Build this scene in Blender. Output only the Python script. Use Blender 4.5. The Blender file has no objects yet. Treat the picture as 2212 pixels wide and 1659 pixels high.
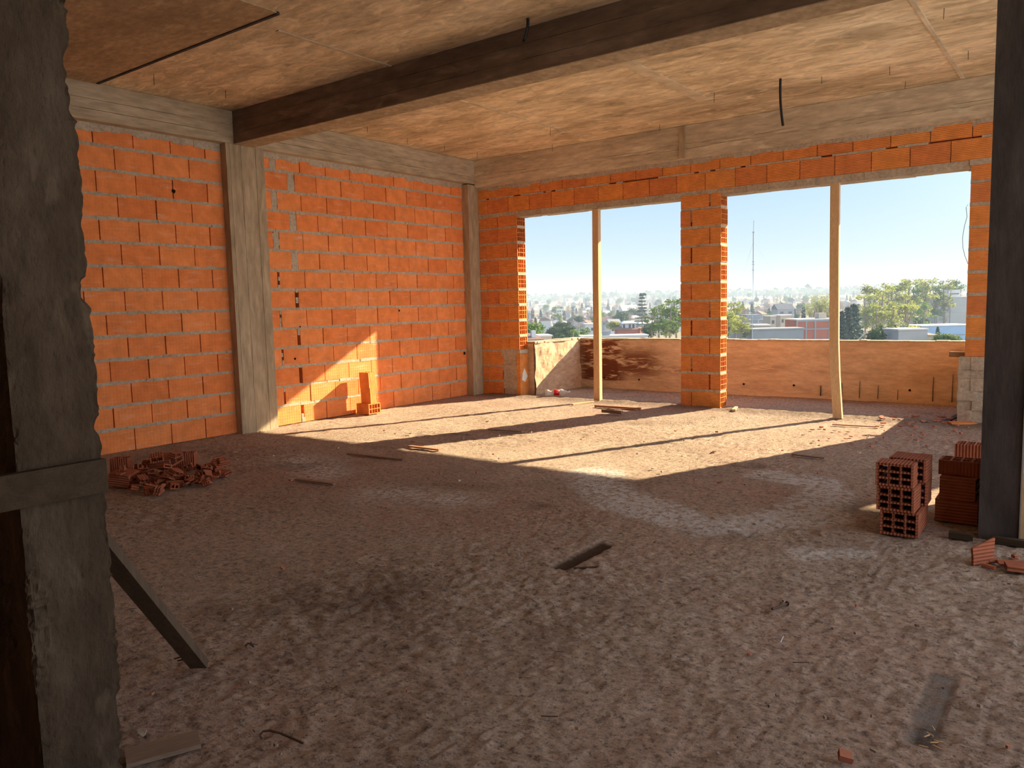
import bpy, bmesh, math, random
import numpy as np
from mathutils import Vector, Matrix

# ---------------------------------------------------------------- camera, sky, sun, exposure
SC = bpy.context.scene
COL = SC.collection
IW, IH, FPX = 2212.0, 1659.0, 1693.5
CAM = np.array([6.5967, -8.0094, 1.1631])
def _rot(y, p, r):
    fw = np.array([math.sin(y)*math.cos(p), math.cos(y)*math.cos(p), math.sin(p)])
    r0 = np.array([math.cos(y), -math.sin(y), 0.0]); u0 = np.cross(r0, fw)
    return np.array([r0*math.cos(r)+u0*math.sin(r), r0*math.sin(r)-u0*math.cos(r), fw])
RC = _rot(-.6447, -.1012, -.0242)            # rows: right, down, forward
cd = bpy.data.cameras.new('camera'); co = bpy.data.objects.new('camera', cd); COL.objects.link(co)
cd.sensor_width = 36.0; cd.lens = FPX/IW*36.0; cd.clip_start = 0.05; cd.clip_end = 20000
M = Matrix.Identity(4)
for i in range(3):
    M[i][0] = RC[0][i]; M[i][1] = -RC[1][i]; M[i][2] = -RC[2][i]; M[i][3] = CAM[i]
co.matrix_world = M
SC.camera = co

SUN_TO = Vector((.739, 1.87, 1.0)).normalized()      # towards the sun
W = bpy.data.worlds.new('sky'); SC.world = W; W.use_nodes = True
nt = W.node_tree; nt.nodes.clear()
def wn(t, **k):
    n = nt.nodes.new(t)
    for a, b in k.items(): setattr(n, a, b)
    return n
tc = wn('ShaderNodeTexCoord'); sep = wn('ShaderNodeSeparateXYZ'); nt.links.new(tc.outputs['Generated'], sep.inputs[0])
ramp = wn('ShaderNodeValToRGB'); nt.links.new(sep.outputs['Z'], ramp.inputs[0])
els = ramp.color_ramp.elements
els[0].position = 0.0; els[0].color = (.80, .86, .88, 1)
els[1].position = 1.0; els[1].color = (.36, .58, 1.0, 1)
for p, c in ((.02, (.80, .88, .91, 1)), (.06, (.66, .83, .92, 1)), (.14, (.50, .73, .97, 1)), (.3, (.42, .66, 1.0, 1))):
    e = els.new(p); e.color = c
dot = wn('ShaderNodeVectorMath', operation='DOT_PRODUCT'); nt.links.new(tc.outputs['Generated'], dot.inputs[0]); dot.inputs[1].default_value = SUN_TO
mx = wn('ShaderNodeMath', operation='MAXIMUM'); nt.links.new(dot.outputs['Value'], mx.inputs[0]); mx.inputs[1].default_value = 0
pw = wn('ShaderNodeMath', operation='POWER'); nt.links.new(mx.outputs[0], pw.inputs[0]); pw.inputs[1].default_value = 14.0
gl = wn('ShaderNodeMath', operation='MULTIPLY'); nt.links.new(pw.outputs[0], gl.inputs[0]); gl.inputs[1].default_value = 2.0
addc = wn('ShaderNodeMix', data_type='RGBA', blend_type='ADD', clamp_factor=False); nt.links.new(gl.outputs[0], addc.inputs['Factor'])
nt.links.new(ramp.outputs[0], addc.inputs['A']); addc.inputs['B'].default_value = (1.0, .95, .85, 1)
dot2 = wn('ShaderNodeVectorMath', operation='DOT_PRODUCT'); nt.links.new(tc.outputs['Generated'], dot2.inputs[0]); dot2.inputs[1].default_value = Vector((.95, -.05, .30)).normalized()  # extra sky glow added on the unseen right side to brighten the room
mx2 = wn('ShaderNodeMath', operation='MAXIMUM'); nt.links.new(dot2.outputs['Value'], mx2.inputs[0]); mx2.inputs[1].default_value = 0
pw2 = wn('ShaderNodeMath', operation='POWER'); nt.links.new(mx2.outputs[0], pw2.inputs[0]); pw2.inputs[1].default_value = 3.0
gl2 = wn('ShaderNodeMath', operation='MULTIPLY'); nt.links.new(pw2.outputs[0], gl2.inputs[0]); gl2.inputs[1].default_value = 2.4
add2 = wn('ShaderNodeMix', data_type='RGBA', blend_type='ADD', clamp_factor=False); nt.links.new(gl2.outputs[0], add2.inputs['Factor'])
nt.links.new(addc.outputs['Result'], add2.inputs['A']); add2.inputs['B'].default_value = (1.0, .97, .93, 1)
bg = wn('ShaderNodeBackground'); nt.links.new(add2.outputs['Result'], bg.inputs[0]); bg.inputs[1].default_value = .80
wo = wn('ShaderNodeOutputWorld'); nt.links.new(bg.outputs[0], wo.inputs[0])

def sun_lamp(name, to, strength, color, angle):
    l = bpy.data.lights.new(name, 'SUN'); l.energy = strength; l.color = color; l.angle = angle
    o = bpy.data.objects.new(name, l); COL.objects.link(o)
    o.rotation_euler = Vector(to).to_track_quat('Z', 'Y').to_euler()
    return o
sun_lamp('sun', SUN_TO, 14.8, (1.0, .79, .49), math.radians(.55))
SC.view_settings.view_transform = 'Standard'; SC.view_settings.look = 'None'
SC.view_settings.exposure = 0.38; SC.view_settings.gamma = 1.0; SC.view_settings.use_curve_mapping = False
SC.cycles.max_bounces = 12; SC.cycles.diffuse_bounces = 10; SC.cycles.volume_bounces = 0
SC.cycles.use_denoising = True

# ---------------------------------------------------------------- helpers
def ray(u, v):
    return RC.T @ np.array([(u-IW/2)/FPX, (v-IH/2)/FPX, 1.0])
def far_point(u, v, depth):
    return CAM + ray(u, v)*depth
def on_z(u, v, z):
    d = ray(u, v); return CAM + d*((z-CAM[2])/d[2])
rnd = random.Random(7)
def U(a, b): return rnd.uniform(a, b)

class MB:
    """collects faces with material numbers; build() links them as one mesh object"""
    def __init__(s): s.v = []; s.f = []; s.m = []
    def face(s, pts, m=0):
        n = len(s.v); s.v.extend([tuple(p) for p in pts]); s.f.append(tuple(range(n, n+len(pts)))); s.m.append(m)
    def hexa(s, p, m=0):
        n = len(s.v); s.v.extend([tuple(q) for q in p])
        for f in ((0, 3, 2, 1), (4, 5, 6, 7), (0, 1, 5, 4), (1, 2, 6, 5), (2, 3, 7, 6), (3, 0, 4, 7)):
            s.f.append(tuple(n+i for i in f)); s.m.append(m)
    def box(s, a, b, m=0, j=0.0):
        (x0, y0, z0), (x1, y1, z1) = a, b
        p = [(x0, y0, z0), (x1, y0, z0), (x1, y1, z0), (x0, y1, z0), (x0, y0, z1), (x1, y0, z1), (x1, y1, z1), (x0, y1, z1)]
        if j: p = [(x+U(-j, j), y+U(-j, j), z+U(-j, j)) for x, y, z in p]
        s.hexa(p, m)
    def bar(s, a, b, w, h, m=0, up=(0, 0, 1), taper=1.0):
        a = Vector(a); b = Vector(b); d = (b-a).normalized(); upv = Vector(up)
        if abs(d.dot(upv)) > .95: upv = Vector((1, 0, 0))
        sx = d.cross(upv).normalized(); sz = sx.cross(d).normalized()
        p = []
        for c, k in ((a, 1.0), (b, taper)):
            for i, q in ((-1, -1), (1, -1), (1, 1), (-1, 1)): p.append(c+sx*(i*w*k/2)+sz*(q*h*k/2))
        s.hexa(p, m)
    def tube(s, pts, r, n=8, m=0, cap=True):
        pts = [Vector(p) for p in pts]; base = len(s.v); rr = r if isinstance(r, (list, tuple)) else [r]*len(pts)
        for i, p in enumerate(pts):
            d = (pts[min(i+1, len(pts)-1)]-pts[max(i-1, 0)]).normalized()
            a = Vector((0, 0, 1)) if abs(d.z) < .9 else Vector((1, 0, 0))
            x = d.cross(a).normalized(); y = d.cross(x).normalized()
            for k in range(n):
                t = 2*math.pi*k/n; s.v.append(tuple(p+(x*math.cos(t)+y*math.sin(t))*rr[i]))
        for i in range(len(pts)-1):
            for k in range(n):
                s.f.append((base+i*n+k, base+i*n+(k+1) % n, base+(i+1)*n+(k+1) % n, base+(i+1)*n+k)); s.m.append(m)
        if cap:
            s.f.append(tuple(base+k for k in range(n))[::-1]); s.m.append(m)
            s.f.append(tuple(base+(len(pts)-1)*n+k for k in range(n))); s.m.append(m)
    def build(s, name, mats, parent=None, loc=None, smooth=False):
        me = bpy.data.meshes.new(name); me.from_pydata(s.v, [], s.f)
        for q in (mats if isinstance(mats, (list, tuple)) else [mats]): me.materials.append(q)
        me.polygons.foreach_set('material_index', s.m)
        if smooth: me.polygons.foreach_set('use_smooth', [True]*len(s.f))
        bm = bmesh.new(); bm.from_mesh(me); bmesh.ops.recalc_face_normals(bm, faces=bm.faces); bm.to_mesh(me); bm.free()
        me.update()
        o = bpy.data.objects.new(name, me); COL.objects.link(o)
        if parent: o.parent = parent
        if loc is not None: o.location = loc
        return o
def tag(o, label, cat, group=None, kind=None):
    o['label'] = label; o['category'] = cat
    if group: o['group'] = group
    if kind: o['kind'] = kind
    return o
def empty(name, loc, label, cat, group=None, rz=0.0):
    o = bpy.data.objects.new(name, None); COL.objects.link(o); o.location = loc; o.rotation_euler = (0, 0, rz)
    return tag(o, label, cat, group)
def struct(o, label, cat=None):
    o['kind'] = 'structure'; o['label'] = label
    if cat: o['category'] = cat
    return o

# value noise on arrays (for mesh relief)
_rs = np.random.RandomState(3); _T = _rs.rand(256, 256)
def vnoise(x, y):
    xi = np.floor(x).astype(int); yi = np.floor(y).astype(int); fx = x-xi; fy = y-yi
    fx = fx*fx*(3-2*fx); fy = fy*fy*(3-2*fy)
    g = lambda a, b: _T[a & 255, b & 255]
    return ((g(xi, yi)*(1-fx)+g(xi+1, yi)*fx)*(1-fy)+(g(xi, yi+1)*(1-fx)+g(xi+1, yi+1)*fx)*fy)*2-1
def fbm(x, y, o=4):
    r = 0; a = 1.0; t = 0
    for i in range(o): r = r+a*vnoise(x*2**i+17.3*i, y*2**i+9.1*i); t += a; a *= .5
    return r/t

# ---------------------------------------------------------------- materials
class Mat:
    def __init__(s, name, rough=.9, spec=.2):
        s.m = bpy.data.materials.new(name); s.m.use_nodes = True; s.t = s.m.node_tree
        s.b = s.t.nodes['Principled BSDF']; s.b.inputs['Roughness'].default_value = rough
        s.b.inputs['Specular IOR Level'].default_value = spec
        s.co = s.n('ShaderNodeTexCoord'); s.h = None
    def n(s, t, **k):
        x = s.t.nodes.new(t)
        for a, b in k.items(): setattr(x, a, b)
        return x
    def l(s, a, b): s.t.links.new(a, b)
    def coord(s, scale=(1, 1, 1), rot=(0, 0, 0)):
        mp = s.n('ShaderNodeMapping'); s.l(s.co.outputs['Object'], mp.inputs[0])
        mp.inputs['Scale'].default_value = scale; mp.inputs['Rotation'].default_value = rot
        return mp.outputs[0]
    def noise(s, scale, detail=5, rough=.6, vec=None, dist=0.0):
        x = s.n('ShaderNodeTexNoise'); x.inputs['Scale'].default_value = scale; x.inputs['Detail'].default_value = detail
        x.inputs['Roughness'].default_value = rough; x.inputs['Distortion'].default_value = dist
        s.l(vec or s.co.outputs['Object'], x.inputs['Vector']); return x.outputs['Fac']
    def ramp(s, v, stops):
        r = s.n('ShaderNodeValToRGB'); s.l(v, r.inputs[0]); e = r.color_ramp.elements
        while len(e) < len(stops): e.new(.5)
        for q, (p, c) in zip(e, stops):
            q.position = p; q.color = (c, c, c, 1) if isinstance(c, (int, float)) else (*c, 1)
        return r.outputs[0]
    def mix(s, f, a, b, mode='MIX'):
        x = s.n('ShaderNodeMix', data_type='RGBA', blend_type=mode)
        for sock, v in ((x.inputs['Factor'], f), (x.inputs['A'], a), (x.inputs['B'], b)):
            if isinstance(v, (int, float)): sock.default_value = v
            elif isinstance(v, tuple): sock.default_value = (*v, 1)
            else: s.l(v, sock)
        return x.outputs['Result']
    def math(s, op, a, b=0.0):
        x = s.n('ShaderNodeMath', operation=op)
        for i, v in ((0, a), (1, b)):
            if isinstance(v, (int, float)): x.inputs[i].default_value = v
            else: s.l(v, x.inputs[i])
        return x.outputs[0]
    def color(s, v):
        if isinstance(v, tuple): s.b.inputs['Base Color'].default_value = (*v, 1)
        else: s.l(v, s.b.inputs['Base Color'])
    def bump(s, hgt, strength=.5, dist=.01):
        x = s.n('ShaderNodeBump'); x.inputs['Strength'].default_value = strength; x.inputs['Distance'].default_value = dist
        s.l(hgt, x.inputs['Height'])
        if s.h is not None: s.l(s.h, x.inputs['Normal'])
        s.h = x.outputs[0]; s.l(s.h, s.b.inputs['Normal'])
    def island(s):
        return s.n('ShaderNodeNewGeometry').outputs['Random Per Island']
    def attr(s, name):
        a = s.n('ShaderNodeAttribute'); a.attribute_name = name; return a.outputs['Fac']

def concrete(name, c0, c1, c2, grain=(1, 1, 1), scale=3.0, spots=.0, bump=.4):
    k = Mat(name, .93, .15); v = k.coord(grain)
    a = k.ramp(k.noise(scale, 7, .68, v), [(.28, c0), (.5, c1), (.74, c2)])
    b = k.ramp(k.noise(scale*7, 4, .6, v), [(.3, .72), (.7, 1.12)])
    c = k.mix(1.0, a, b, 'MULTIPLY')
    if spots:
        p = k.ramp(k.noise(scale*3.1, 3, .5, v, .6), [(.60, 0.0), (.68, spots)])
        c = k.mix(p, c, tuple(min(1, x*1.45) for x in c2))
    k.color(c); k.bump(k.noise(scale*12, 6, .7, v), bump, .012); k.bump(k.noise(140, 3, .6), bump*.5, .002)
    return k.m
def brick_mat(name, c0, c1, c2, groove=.35, smear=.35, freq=34.0):
    k = Mat(name, .85, .2)
    base = k.ramp(k.island(), [(0.0, c0), (.45, c1), (.8, c2), (1.0, c1)])
    n1 = k.ramp(k.noise(9, 5, .6), [(.3, .82), (.7, 1.12)])
    c = k.mix(1.0, base, n1, 'MULTIPLY')
    sm = k.ramp(k.noise(3.2, 6, .72, k.coord((1.3, 1.3, 7)), .4), [(.55, 0.0), (.72, smear)])
    c = k.mix(sm, c, (.80, .47, .33))
    k.color(c)
    sp = k.n('ShaderNodeSeparateXYZ'); k.l(k.co.outputs['Object'], sp.inputs[0])
    hz = k.math('SINE', k.math('MULTIPLY', sp.outputs['Z'], freq*2*math.pi))
    hy = k.math('SINE', k.math('MULTIPLY', sp.outputs['Y'], freq*2*math.pi))
    k.bump(k.math('ADD', hz, hy), groove, .004)
    k.bump(k.noise(60, 4, .6), .25, .003)
    return k.m
def wood_mat(name, c0, c1, axis=(1, 1, 12), rough=.75):
    k = Mat(name, rough, .25)
    v = k.coord(axis)
    c = k.ramp(k.noise(2.2, 6, .65, v, 1.2), [(.3, c0), (.7, c1)])
    g = k.ramp(k.noise(26, 4, .6, v), [(.3, .75), (.7, 1.1)])
    k.color(k.mix(1.0, c, g, 'MULTIPLY')); k.bump(k.noise(30, 4, .6, v), .3, .003)
    return k.m
def plain(name, c, rough=.8, spec=.3, var=.12, scale=6.0):
    k = Mat(name, rough, spec)
    k.color(k.mix(1.0, c, k.ramp(k.noise(scale, 4, .6), [(.3, 1-var), (.7, 1+var)]), 'MULTIPLY'))
    return k.m

m_brick = brick_mat('terracotta_smooth', (.80, .245, .072), (.84, .29, .095), (.74, .22, .066), .10, .62)
m_brick_r = brick_mat('terracotta_ribbed', (.88, .35, .095), (.86, .31, .085), (.76, .26, .09), .75, .12, 66.0)
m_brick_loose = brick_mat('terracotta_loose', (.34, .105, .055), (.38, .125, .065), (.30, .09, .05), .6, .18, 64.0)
m_mortar = concrete('mortar', (.42, .34, .26), (.53, .45, .35), (.61, .53, .43), scale=5, bump=.7)
m_back = plain('joint_depth', (.16, .09, .06), .95)
m_conc = concrete('cast_concrete', (.34, .265, .175), (.44, .35, .24), (.52, .42, .30), (1, 1, .22), 3.0, .25)
m_beam = concrete('board_marked_concrete', (.46, .385, .28), (.62, .525, .385), (.76, .66, .50), (.3, .3, 1.5), 3.0, .3)
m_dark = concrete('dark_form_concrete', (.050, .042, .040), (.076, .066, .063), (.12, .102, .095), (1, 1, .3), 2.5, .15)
m_beam_shade = concrete('shaded_beam_concrete', (.12, .085, .062), (.185, .135, .10), (.28, .215, .16), (.3, .3, 1.2), 2.5, .3)  # dark tone paints the shade on the beam face turned from the windows
m_beaml = concrete('greyish_beam_concrete', (.36, .295, .205), (.47, .39, .28), (.57, .48, .36), (.6, .25, 1.4), 3.0, .25)
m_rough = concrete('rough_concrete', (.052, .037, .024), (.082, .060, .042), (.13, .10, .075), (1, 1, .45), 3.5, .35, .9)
m_para = concrete('parapet_concrete', (.46, .30, .19), (.60, .41, .27), (.68, .49, .34), (.5, .5, 1.4), 2.2, .2)
m_wood = wood_mat('pine_post', (.62, .40, .21), (.74, .52, .30), (9, 9, .7))
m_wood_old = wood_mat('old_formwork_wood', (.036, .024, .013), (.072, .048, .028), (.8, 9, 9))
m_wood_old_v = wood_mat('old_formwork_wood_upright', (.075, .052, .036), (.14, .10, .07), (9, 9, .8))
m_black = plain('black_conduit', (.012, .012, .014), .5, .4, .2)
m_iron = plain('rusty_iron', (.085, .05, .035), .7, .4, .3, 40)
m_steel = plain('bright_wire', (.55, .55, .55), .3, .6)

# ceiling: plywood-imprinted slab soffit
k = Mat('slab_soffit', .9, .2)
v = k.coord((.8, 1.9, 1), (0, 0, .12))
a = k.ramp(k.noise(1.6, 8, .66, v, .6), [(.30, (.54, .42, .265)), (.5, (.75, .615, .415)), (.70, (.90, .78, .57))])
b = k.ramp(k.noise(6.5, 6, .68, v, 1.0), [(.32, .62), (.66, 1.14)])
c = k.mix(1.0, a, b, 'MULTIPLY')
lg = k.ramp(k.noise(.8, 5, .62, v, .8), [(.36, .66), (.56, 1.06)]); c = k.mix(1.0, c, lg, 'MULTIPLY')
p = k.ramp(k.noise(3.4, 4, .5, v, 1.4), [(.60, 0.0), (.67, .6)])
c = k.mix(p, c, (.90, .78, .57)); k.color(c)
k.bump(k.noise(5, 6, .7, v), .35, .02)
m_ceil = k.m

# floor: rough screed with brick dust, lime and dirt (stains as vertex masks)
k = Mat('rough_screed', .95, .12)
a = k.ramp(k.noise(1.1, 7, .66, None, .5), [(.28, (.50, .375, .30)), (.5, (.68, .535, .435)), (.75, (.80, .66, .55))])
pk = k.ramp(k.noise(.55, 4, .6), [(.48, 0.0), (.68, .6)])
a = k.mix(pk, a, (.66, .43, .34))
b = k.ramp(k.noise(34, 6, .75), [(.33, .36), (.47, .92), (.72, 1.32)])
c = k.mix(1.0, a, b, 'MULTIPLY')
c = k.mix(1.0, c, k.ramp(k.noise(75, 4, .65), [(.34, .50), (.44, 1.0), (.70, 1.1)]), 'MULTIPLY')
lm = k.math('MINIMUM', k.math('MULTIPLY', k.math('MULTIPLY', k.attr('lime'), 2.8), k.ramp(k.noise(24, 6, .8), [(.46, 0.0), (.54, 1.0)])), .97)
c = k.mix(lm, c, (.97, .95, .94))
dt = k.math('MULTIPLY', k.attr('dirt'), k.ramp(k.noise(22, 5, .7), [(.25, .6), (.5, 1.0)]))
c = k.mix(dt, c, (.13, .085, .06))
gy = k.math('MULTIPLY', k.attr('grey'), k.ramp(k.noise(14, 4, .7), [(.38, 0.0), (.58, .9)]))
c = k.mix(gy, c, (.37, .345, .33)); k.color(c)
k.bump(k.noise(26, 7, .78), 1.0, .055); k.bump(k.noise(95, 5, .7), .9, .012)
m_floor = k.m

# ---------------------------------------------------------------- the room: floor
def grades(segs):
    out = []
    for a, b, s in segs:
        n = max(1, int(round((b-a)/s))); out += [a+(b-a)*i/n for i in range(n)]
    return np.array(out+[segs[-1][1]])
gx = grades([(-.15, 3.5, .036), (3.5, 6.75, .018), (6.75, 7.6, .05), (7.6, 9.0, .2)])
gy_ = grades([(-12.2, -7.4, .4), (-7.4, -4.0, .018), (-4.0, 1.5, .036)])
X, Y = np.meshgrid(gx, gy_, indexing='ij')
rough = np.clip(.55+.75*fbm(X*.9+3, Y*.9, 3), .12, 1.2)
cell = np.abs(vnoise(X*27, Y*27))+.6*np.abs(vnoise(X*55+9, Y*55))
Z = .008*fbm(X*.8, Y*.8, 3)+.015*rough*(cell-.55)+.003*vnoise(X*13, Y*13)
inside = ((X > .0) & (Y < .0))
flat = np.clip((np.minimum(X, 99)-.0)/.15, 0, 1)
Z = Z-.006
# dirt heaped along the window line
Z += .018*np.exp(-((Y+.02)/.16)**2)*(1+.8*fbm(X*5, Y*5, 3))*((X > .2) & (X < 6))
def seg_mask(pts, w):
    d = np.full(X.shape, 9.0)
    for (ax, ay), (bx, by) in zip(pts[:-1], pts[1:]):
        t = np.clip(((X-ax)*(bx-ax)+(Y-ay)*(by-ay))/((bx-ax)**2+(by-ay)**2), 0, 1)
        d = np.minimum(d, np.hypot(X-ax-t*(bx-ax), Y-ay-t*(by-ay)))
    d = d+.10*fbm(X*4, Y*4, 3)
    return np.clip(1-d/w, 0, 1)
lime = np.maximum.reduce([seg_mask([(4.40, -4.02), (4.86, -4.2), (5.0, -4.22), (5.23, -3.95), (5.38, -3.75), (5.34, -3.45)], .21)*1.6,
                          seg_mask([(5.34, -3.3), (5.2, -2.95), (4.85, -2.85)], .19)*1.3, seg_mask([(3.86, -3.43), (4.0, -3.7), (4.3, -3.95)], .22)*.75,
                          seg_mask([(5.6, -4.4), (5.75, -4.3)], .15)*.6, seg_mask([(3.0, -4.6), (3.5, -4.5)], .3)*.35, seg_mask([(1.6, -4.2), (2.2, -4.4)], .3)*.4])
def rect_mask(pts):
    p = np.array(pts); m = np.ones(X.shape)
    for i in range(4):
        a, b = p[i], p[(i+1) % 4]; n = np.array([-(b-a)[1], (b-a)[0]]); n = n/np.hypot(*n)
        s = (X-a[0])*n[0]+(Y-a[1])*n[1]
        c = (p.mean(0)-a)@n
        m = np.minimum(m, np.clip(s*np.sign(c)/.014+.3, 0, 1))
    return m
tr = rect_mask([(6.222, -5.352), (6.296, -5.352), (6.302, -5.84), (6.228, -5.84)])
sl = rect_mask([(4.682, -5.215), (4.762, -5.215), (4.766, -4.775), (4.68, -4.775)])
Z = Z*(1-tr)*(1-.8*sl)-.016*tr-.016*sl
dirt = np.maximum.reduce([tr*np.clip((-5.62-Y)*9, 0, 1), tr*np.clip(1.6-(X-6.222)*45, 0, 1)*.9, tr*.35, sl*1.3,
                          np.clip(fbm(X*2.3+40, Y*2.3, 4)*1.2-.42, 0, .45), .55*np.exp(-((Y+.05)/.2)**2)])
grey = tr*1.0
def grid_obj(name, X, Y, Z, mat, attrs):
    nx, ny = X.shape; me = bpy.data.meshes.new(name)
    idx = np.arange(nx*ny).reshape(nx, ny)
    f = np.stack([idx[:-1, :-1], idx[1:, :-1], idx[1:, 1:], idx[:-1, 1:]], -1).reshape(-1, 4)
    me.vertices.add(nx*ny); me.vertices.foreach_set('co', np.stack([X, Y, Z], -1).astype('f').ravel())
    me.loops.add(f.size); me.loops.foreach_set('vertex_index', f.ravel().astype('i'))
    me.polygons.add(len(f)); me.polygons.foreach_set('loop_start', np.arange(0, f.size, 4, dtype='i'))
    me.update(calc_edges=True)
    me.polygons.foreach_set('use_smooth', np.ones(len(f), bool))
    for nme, arr in attrs.items():
        at = me.attributes.new(nme, 'FLOAT', 'POINT'); at.data.foreach_set('value', arr.astype('f').ravel())
    me.materials.append(mat); o = bpy.data.objects.new(name, me); COL.objects.link(o); return o
struct(grid_obj('floor', X, Y, Z, m_floor, {'lime': lime, 'dirt': dirt, 'grey': grey}), 'rough pinkish brown screed floor with lime and dirt stains')

# ---------------------------------------------------------------- ceiling, beams
b = MB(); b.box((-.2, -12.2, 3.0), (9.0, 1.42, 3.2))
struct(b.build('ceiling', m_ceil), 'mottled tan concrete slab ceiling with plywood imprints')
b = MB()
b.box((3.52, -2.5, 2.994), (3.64, -.95, 3.001)); b.box((2.15, -4.6, 2.994), (2.18, -3.55, 3.001))
b.box((1.9, -3.3, 2.994), (1.925, -.3, 3.001)); b.box((5.55, -3.3, 2.994), (5.58, -.1, 3.001))
struct(b.build('trim_1', m_beam), 'board seams running across the slab ceiling')

b = MB(); b.box((.1, -7.1, 2.991), (2.44, -4.80, 3.0)); struct(b.build('trim_3', concrete('brown_soffit_panel', (.34, .24, .145), (.45, .33, .205), (.58, .44, .28), (.8, 1.6, 1), 2.2, .2)), 'browner slab panel near the chipped column')
b = MB(); b.box((2.93, -.080, 2.665), (3.00, -.06, 2.995)); struct(b.build('trim_4', m_conc), 'upright mortar band on the beam over the middle pier')
b = MB(); b.box((.13, -4.808, 2.984), (2.44, -4.786, 3.0)); struct(b.build('trim_5', m_dark), 'dark crack-like seam along the browner slab panel')
def board_beam(name, axis, lo, hi, face, sgn, back, zs, label, mat=m_beam, soffit=m_ceil):
    """a cast beam whose inner face shows separate board strips; axis 'x' or 'y' is its run"""
    b = MB()
    n = len(zs)-1
    for i in range(n):
        off = U(-.006, .004)
        f = face+off*sgn
        z0, z1 = zs[i], zs[i+1]-.003
        A = (lo, min(f, back), z0) if axis == 'x' else (min(f, back), lo, z0)
        B = (hi, max(f, back), z1) if axis == 'x' else (max(f, back), hi, z1)
        b.box(A, B)
        t = lo
        while t < hi-.05:                                   # thin mortar fin left at each board joint
            L = U(.08, .5)
            if i and rnd.random() < .75:
                q = sorted((f, f+sgn*U(.003, .010)))
                t1 = min(hi, t+L)
                if axis == 'x': b.box((t, q[0], z0-.004), (t1, q[1], z0+.002))
                else: b.box((q[0], t, z0-.004), (q[1], t1, z0+.002))
            t += L+U(0, .1)
    return struct(b.build(name, mat), label, 'beam')
board_beam('concrete_beam', 'y', -12.1, .18, .10, 1, -.18, [2.705, 2.79, 2.87, 3.0], 'board-marked concrete beam above the long brick wall', m_beaml)
board_beam('concrete_beam', 'x', .10, 9.0, -.07, -1, .18, [2.661, 2.76, 2.80, 3.0], 'board-marked concrete beam above the two window openings')
board_beam('concrete_beam', 'x', .10, 9.0, -3.57, -1, -3.35, [2.705, 2.80, 2.90, 3.0], 'concrete beam crossing the middle of the ceiling, shade put into its colour', m_beam_shade)
b = MB(); b.box((.10, -3.572, 2.700), (9.0, -3.352, 2.706));  # paler strip paints the light on the beam's underside
struct(b.build('trim_2', m_conc), 'underside of the beam crossing the ceiling, light put into its paler colour')
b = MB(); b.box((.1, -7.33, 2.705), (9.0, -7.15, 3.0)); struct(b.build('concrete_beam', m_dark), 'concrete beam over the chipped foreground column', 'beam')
b = MB(); b.box((-.1, .18, 2.9), (9.0, 1.42, 3.0)); b.box((-.1, 1.26, 2.604), (9.0, 1.42, 2.9))
struct(b.build('concrete_beam', m_para), 'edge beam of the storey above, outside over the balcony', 'beam')

# ---------------------------------------------------------------- hollow bricks
BW, BH, BL = .18, .115, .33
def hollow(b, L, W_, H, nc, nr, wall=.010, web=.007, jag=0.0, m=0, cut=None, jag0=0.0):
    """hollow clay block, tubes along x, centred on x and y, standing on z = 0; jag breaks the far end, jag0 the near end"""
    def cuts(T, n):
        c = [(T-2*wall-(n-1)*web)/n]*n; out = [0, wall]
        for i in range(n):
            out.append(out[-1]+c[i])
            if i < n-1: out.append(out[-1]+web)
        out.append(T); return out
    ys = [y-W_/2 for y in cuts(W_, nc)]; zs = cuts(H, nr)
    ny, nz = len(ys), len(zs); base = len(b.v); ids = {}
    for e, x in ((0, -L/2), (1, L/2)):
        for i, y in enumerate(ys):
            for j, z in enumerate(zs):
                ids[e, i, j] = len(b.v)
                dx = (U(-jag, jag*.2) if (e == 1 and jag) else 0.0)+(U(-jag0*.2, jag0) if (e == 0 and jag0) else 0.0)
                b.v.append((x+dx, y, z))
    def q(*k): b.f.append(k); b.m.append(m)
    for i in range(ny-1):
        for j in range(nz-1):
            hole = i % 2 == 1 and j % 2 == 1
            c0 = [ids[0, i, j], ids[0, i+1, j], ids[0, i+1, j+1], ids[0, i, j+1]]
            c1 = [ids[1, i, j], ids[1, i+1, j], ids[1, i+1, j+1], ids[1, i, j+1]]
            if hole:
                for k in range(4): q(c0[k], c0[(k+1) % 4], c1[(k+1) % 4], c1[k])
            else: q(*c0[::-1]); q(*c1)
    for i in range(ny-1):
        for j in (0, nz-1): q(ids[0, i, j], ids[1, i, j], ids[1, i+1, j], ids[0, i+1, j])
    for j in range(nz-1):
        for i in (0, ny-1): q(ids[0, i, j], ids[1, i, j], ids[1, i, j+1], ids[0, i, j+1])

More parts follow.
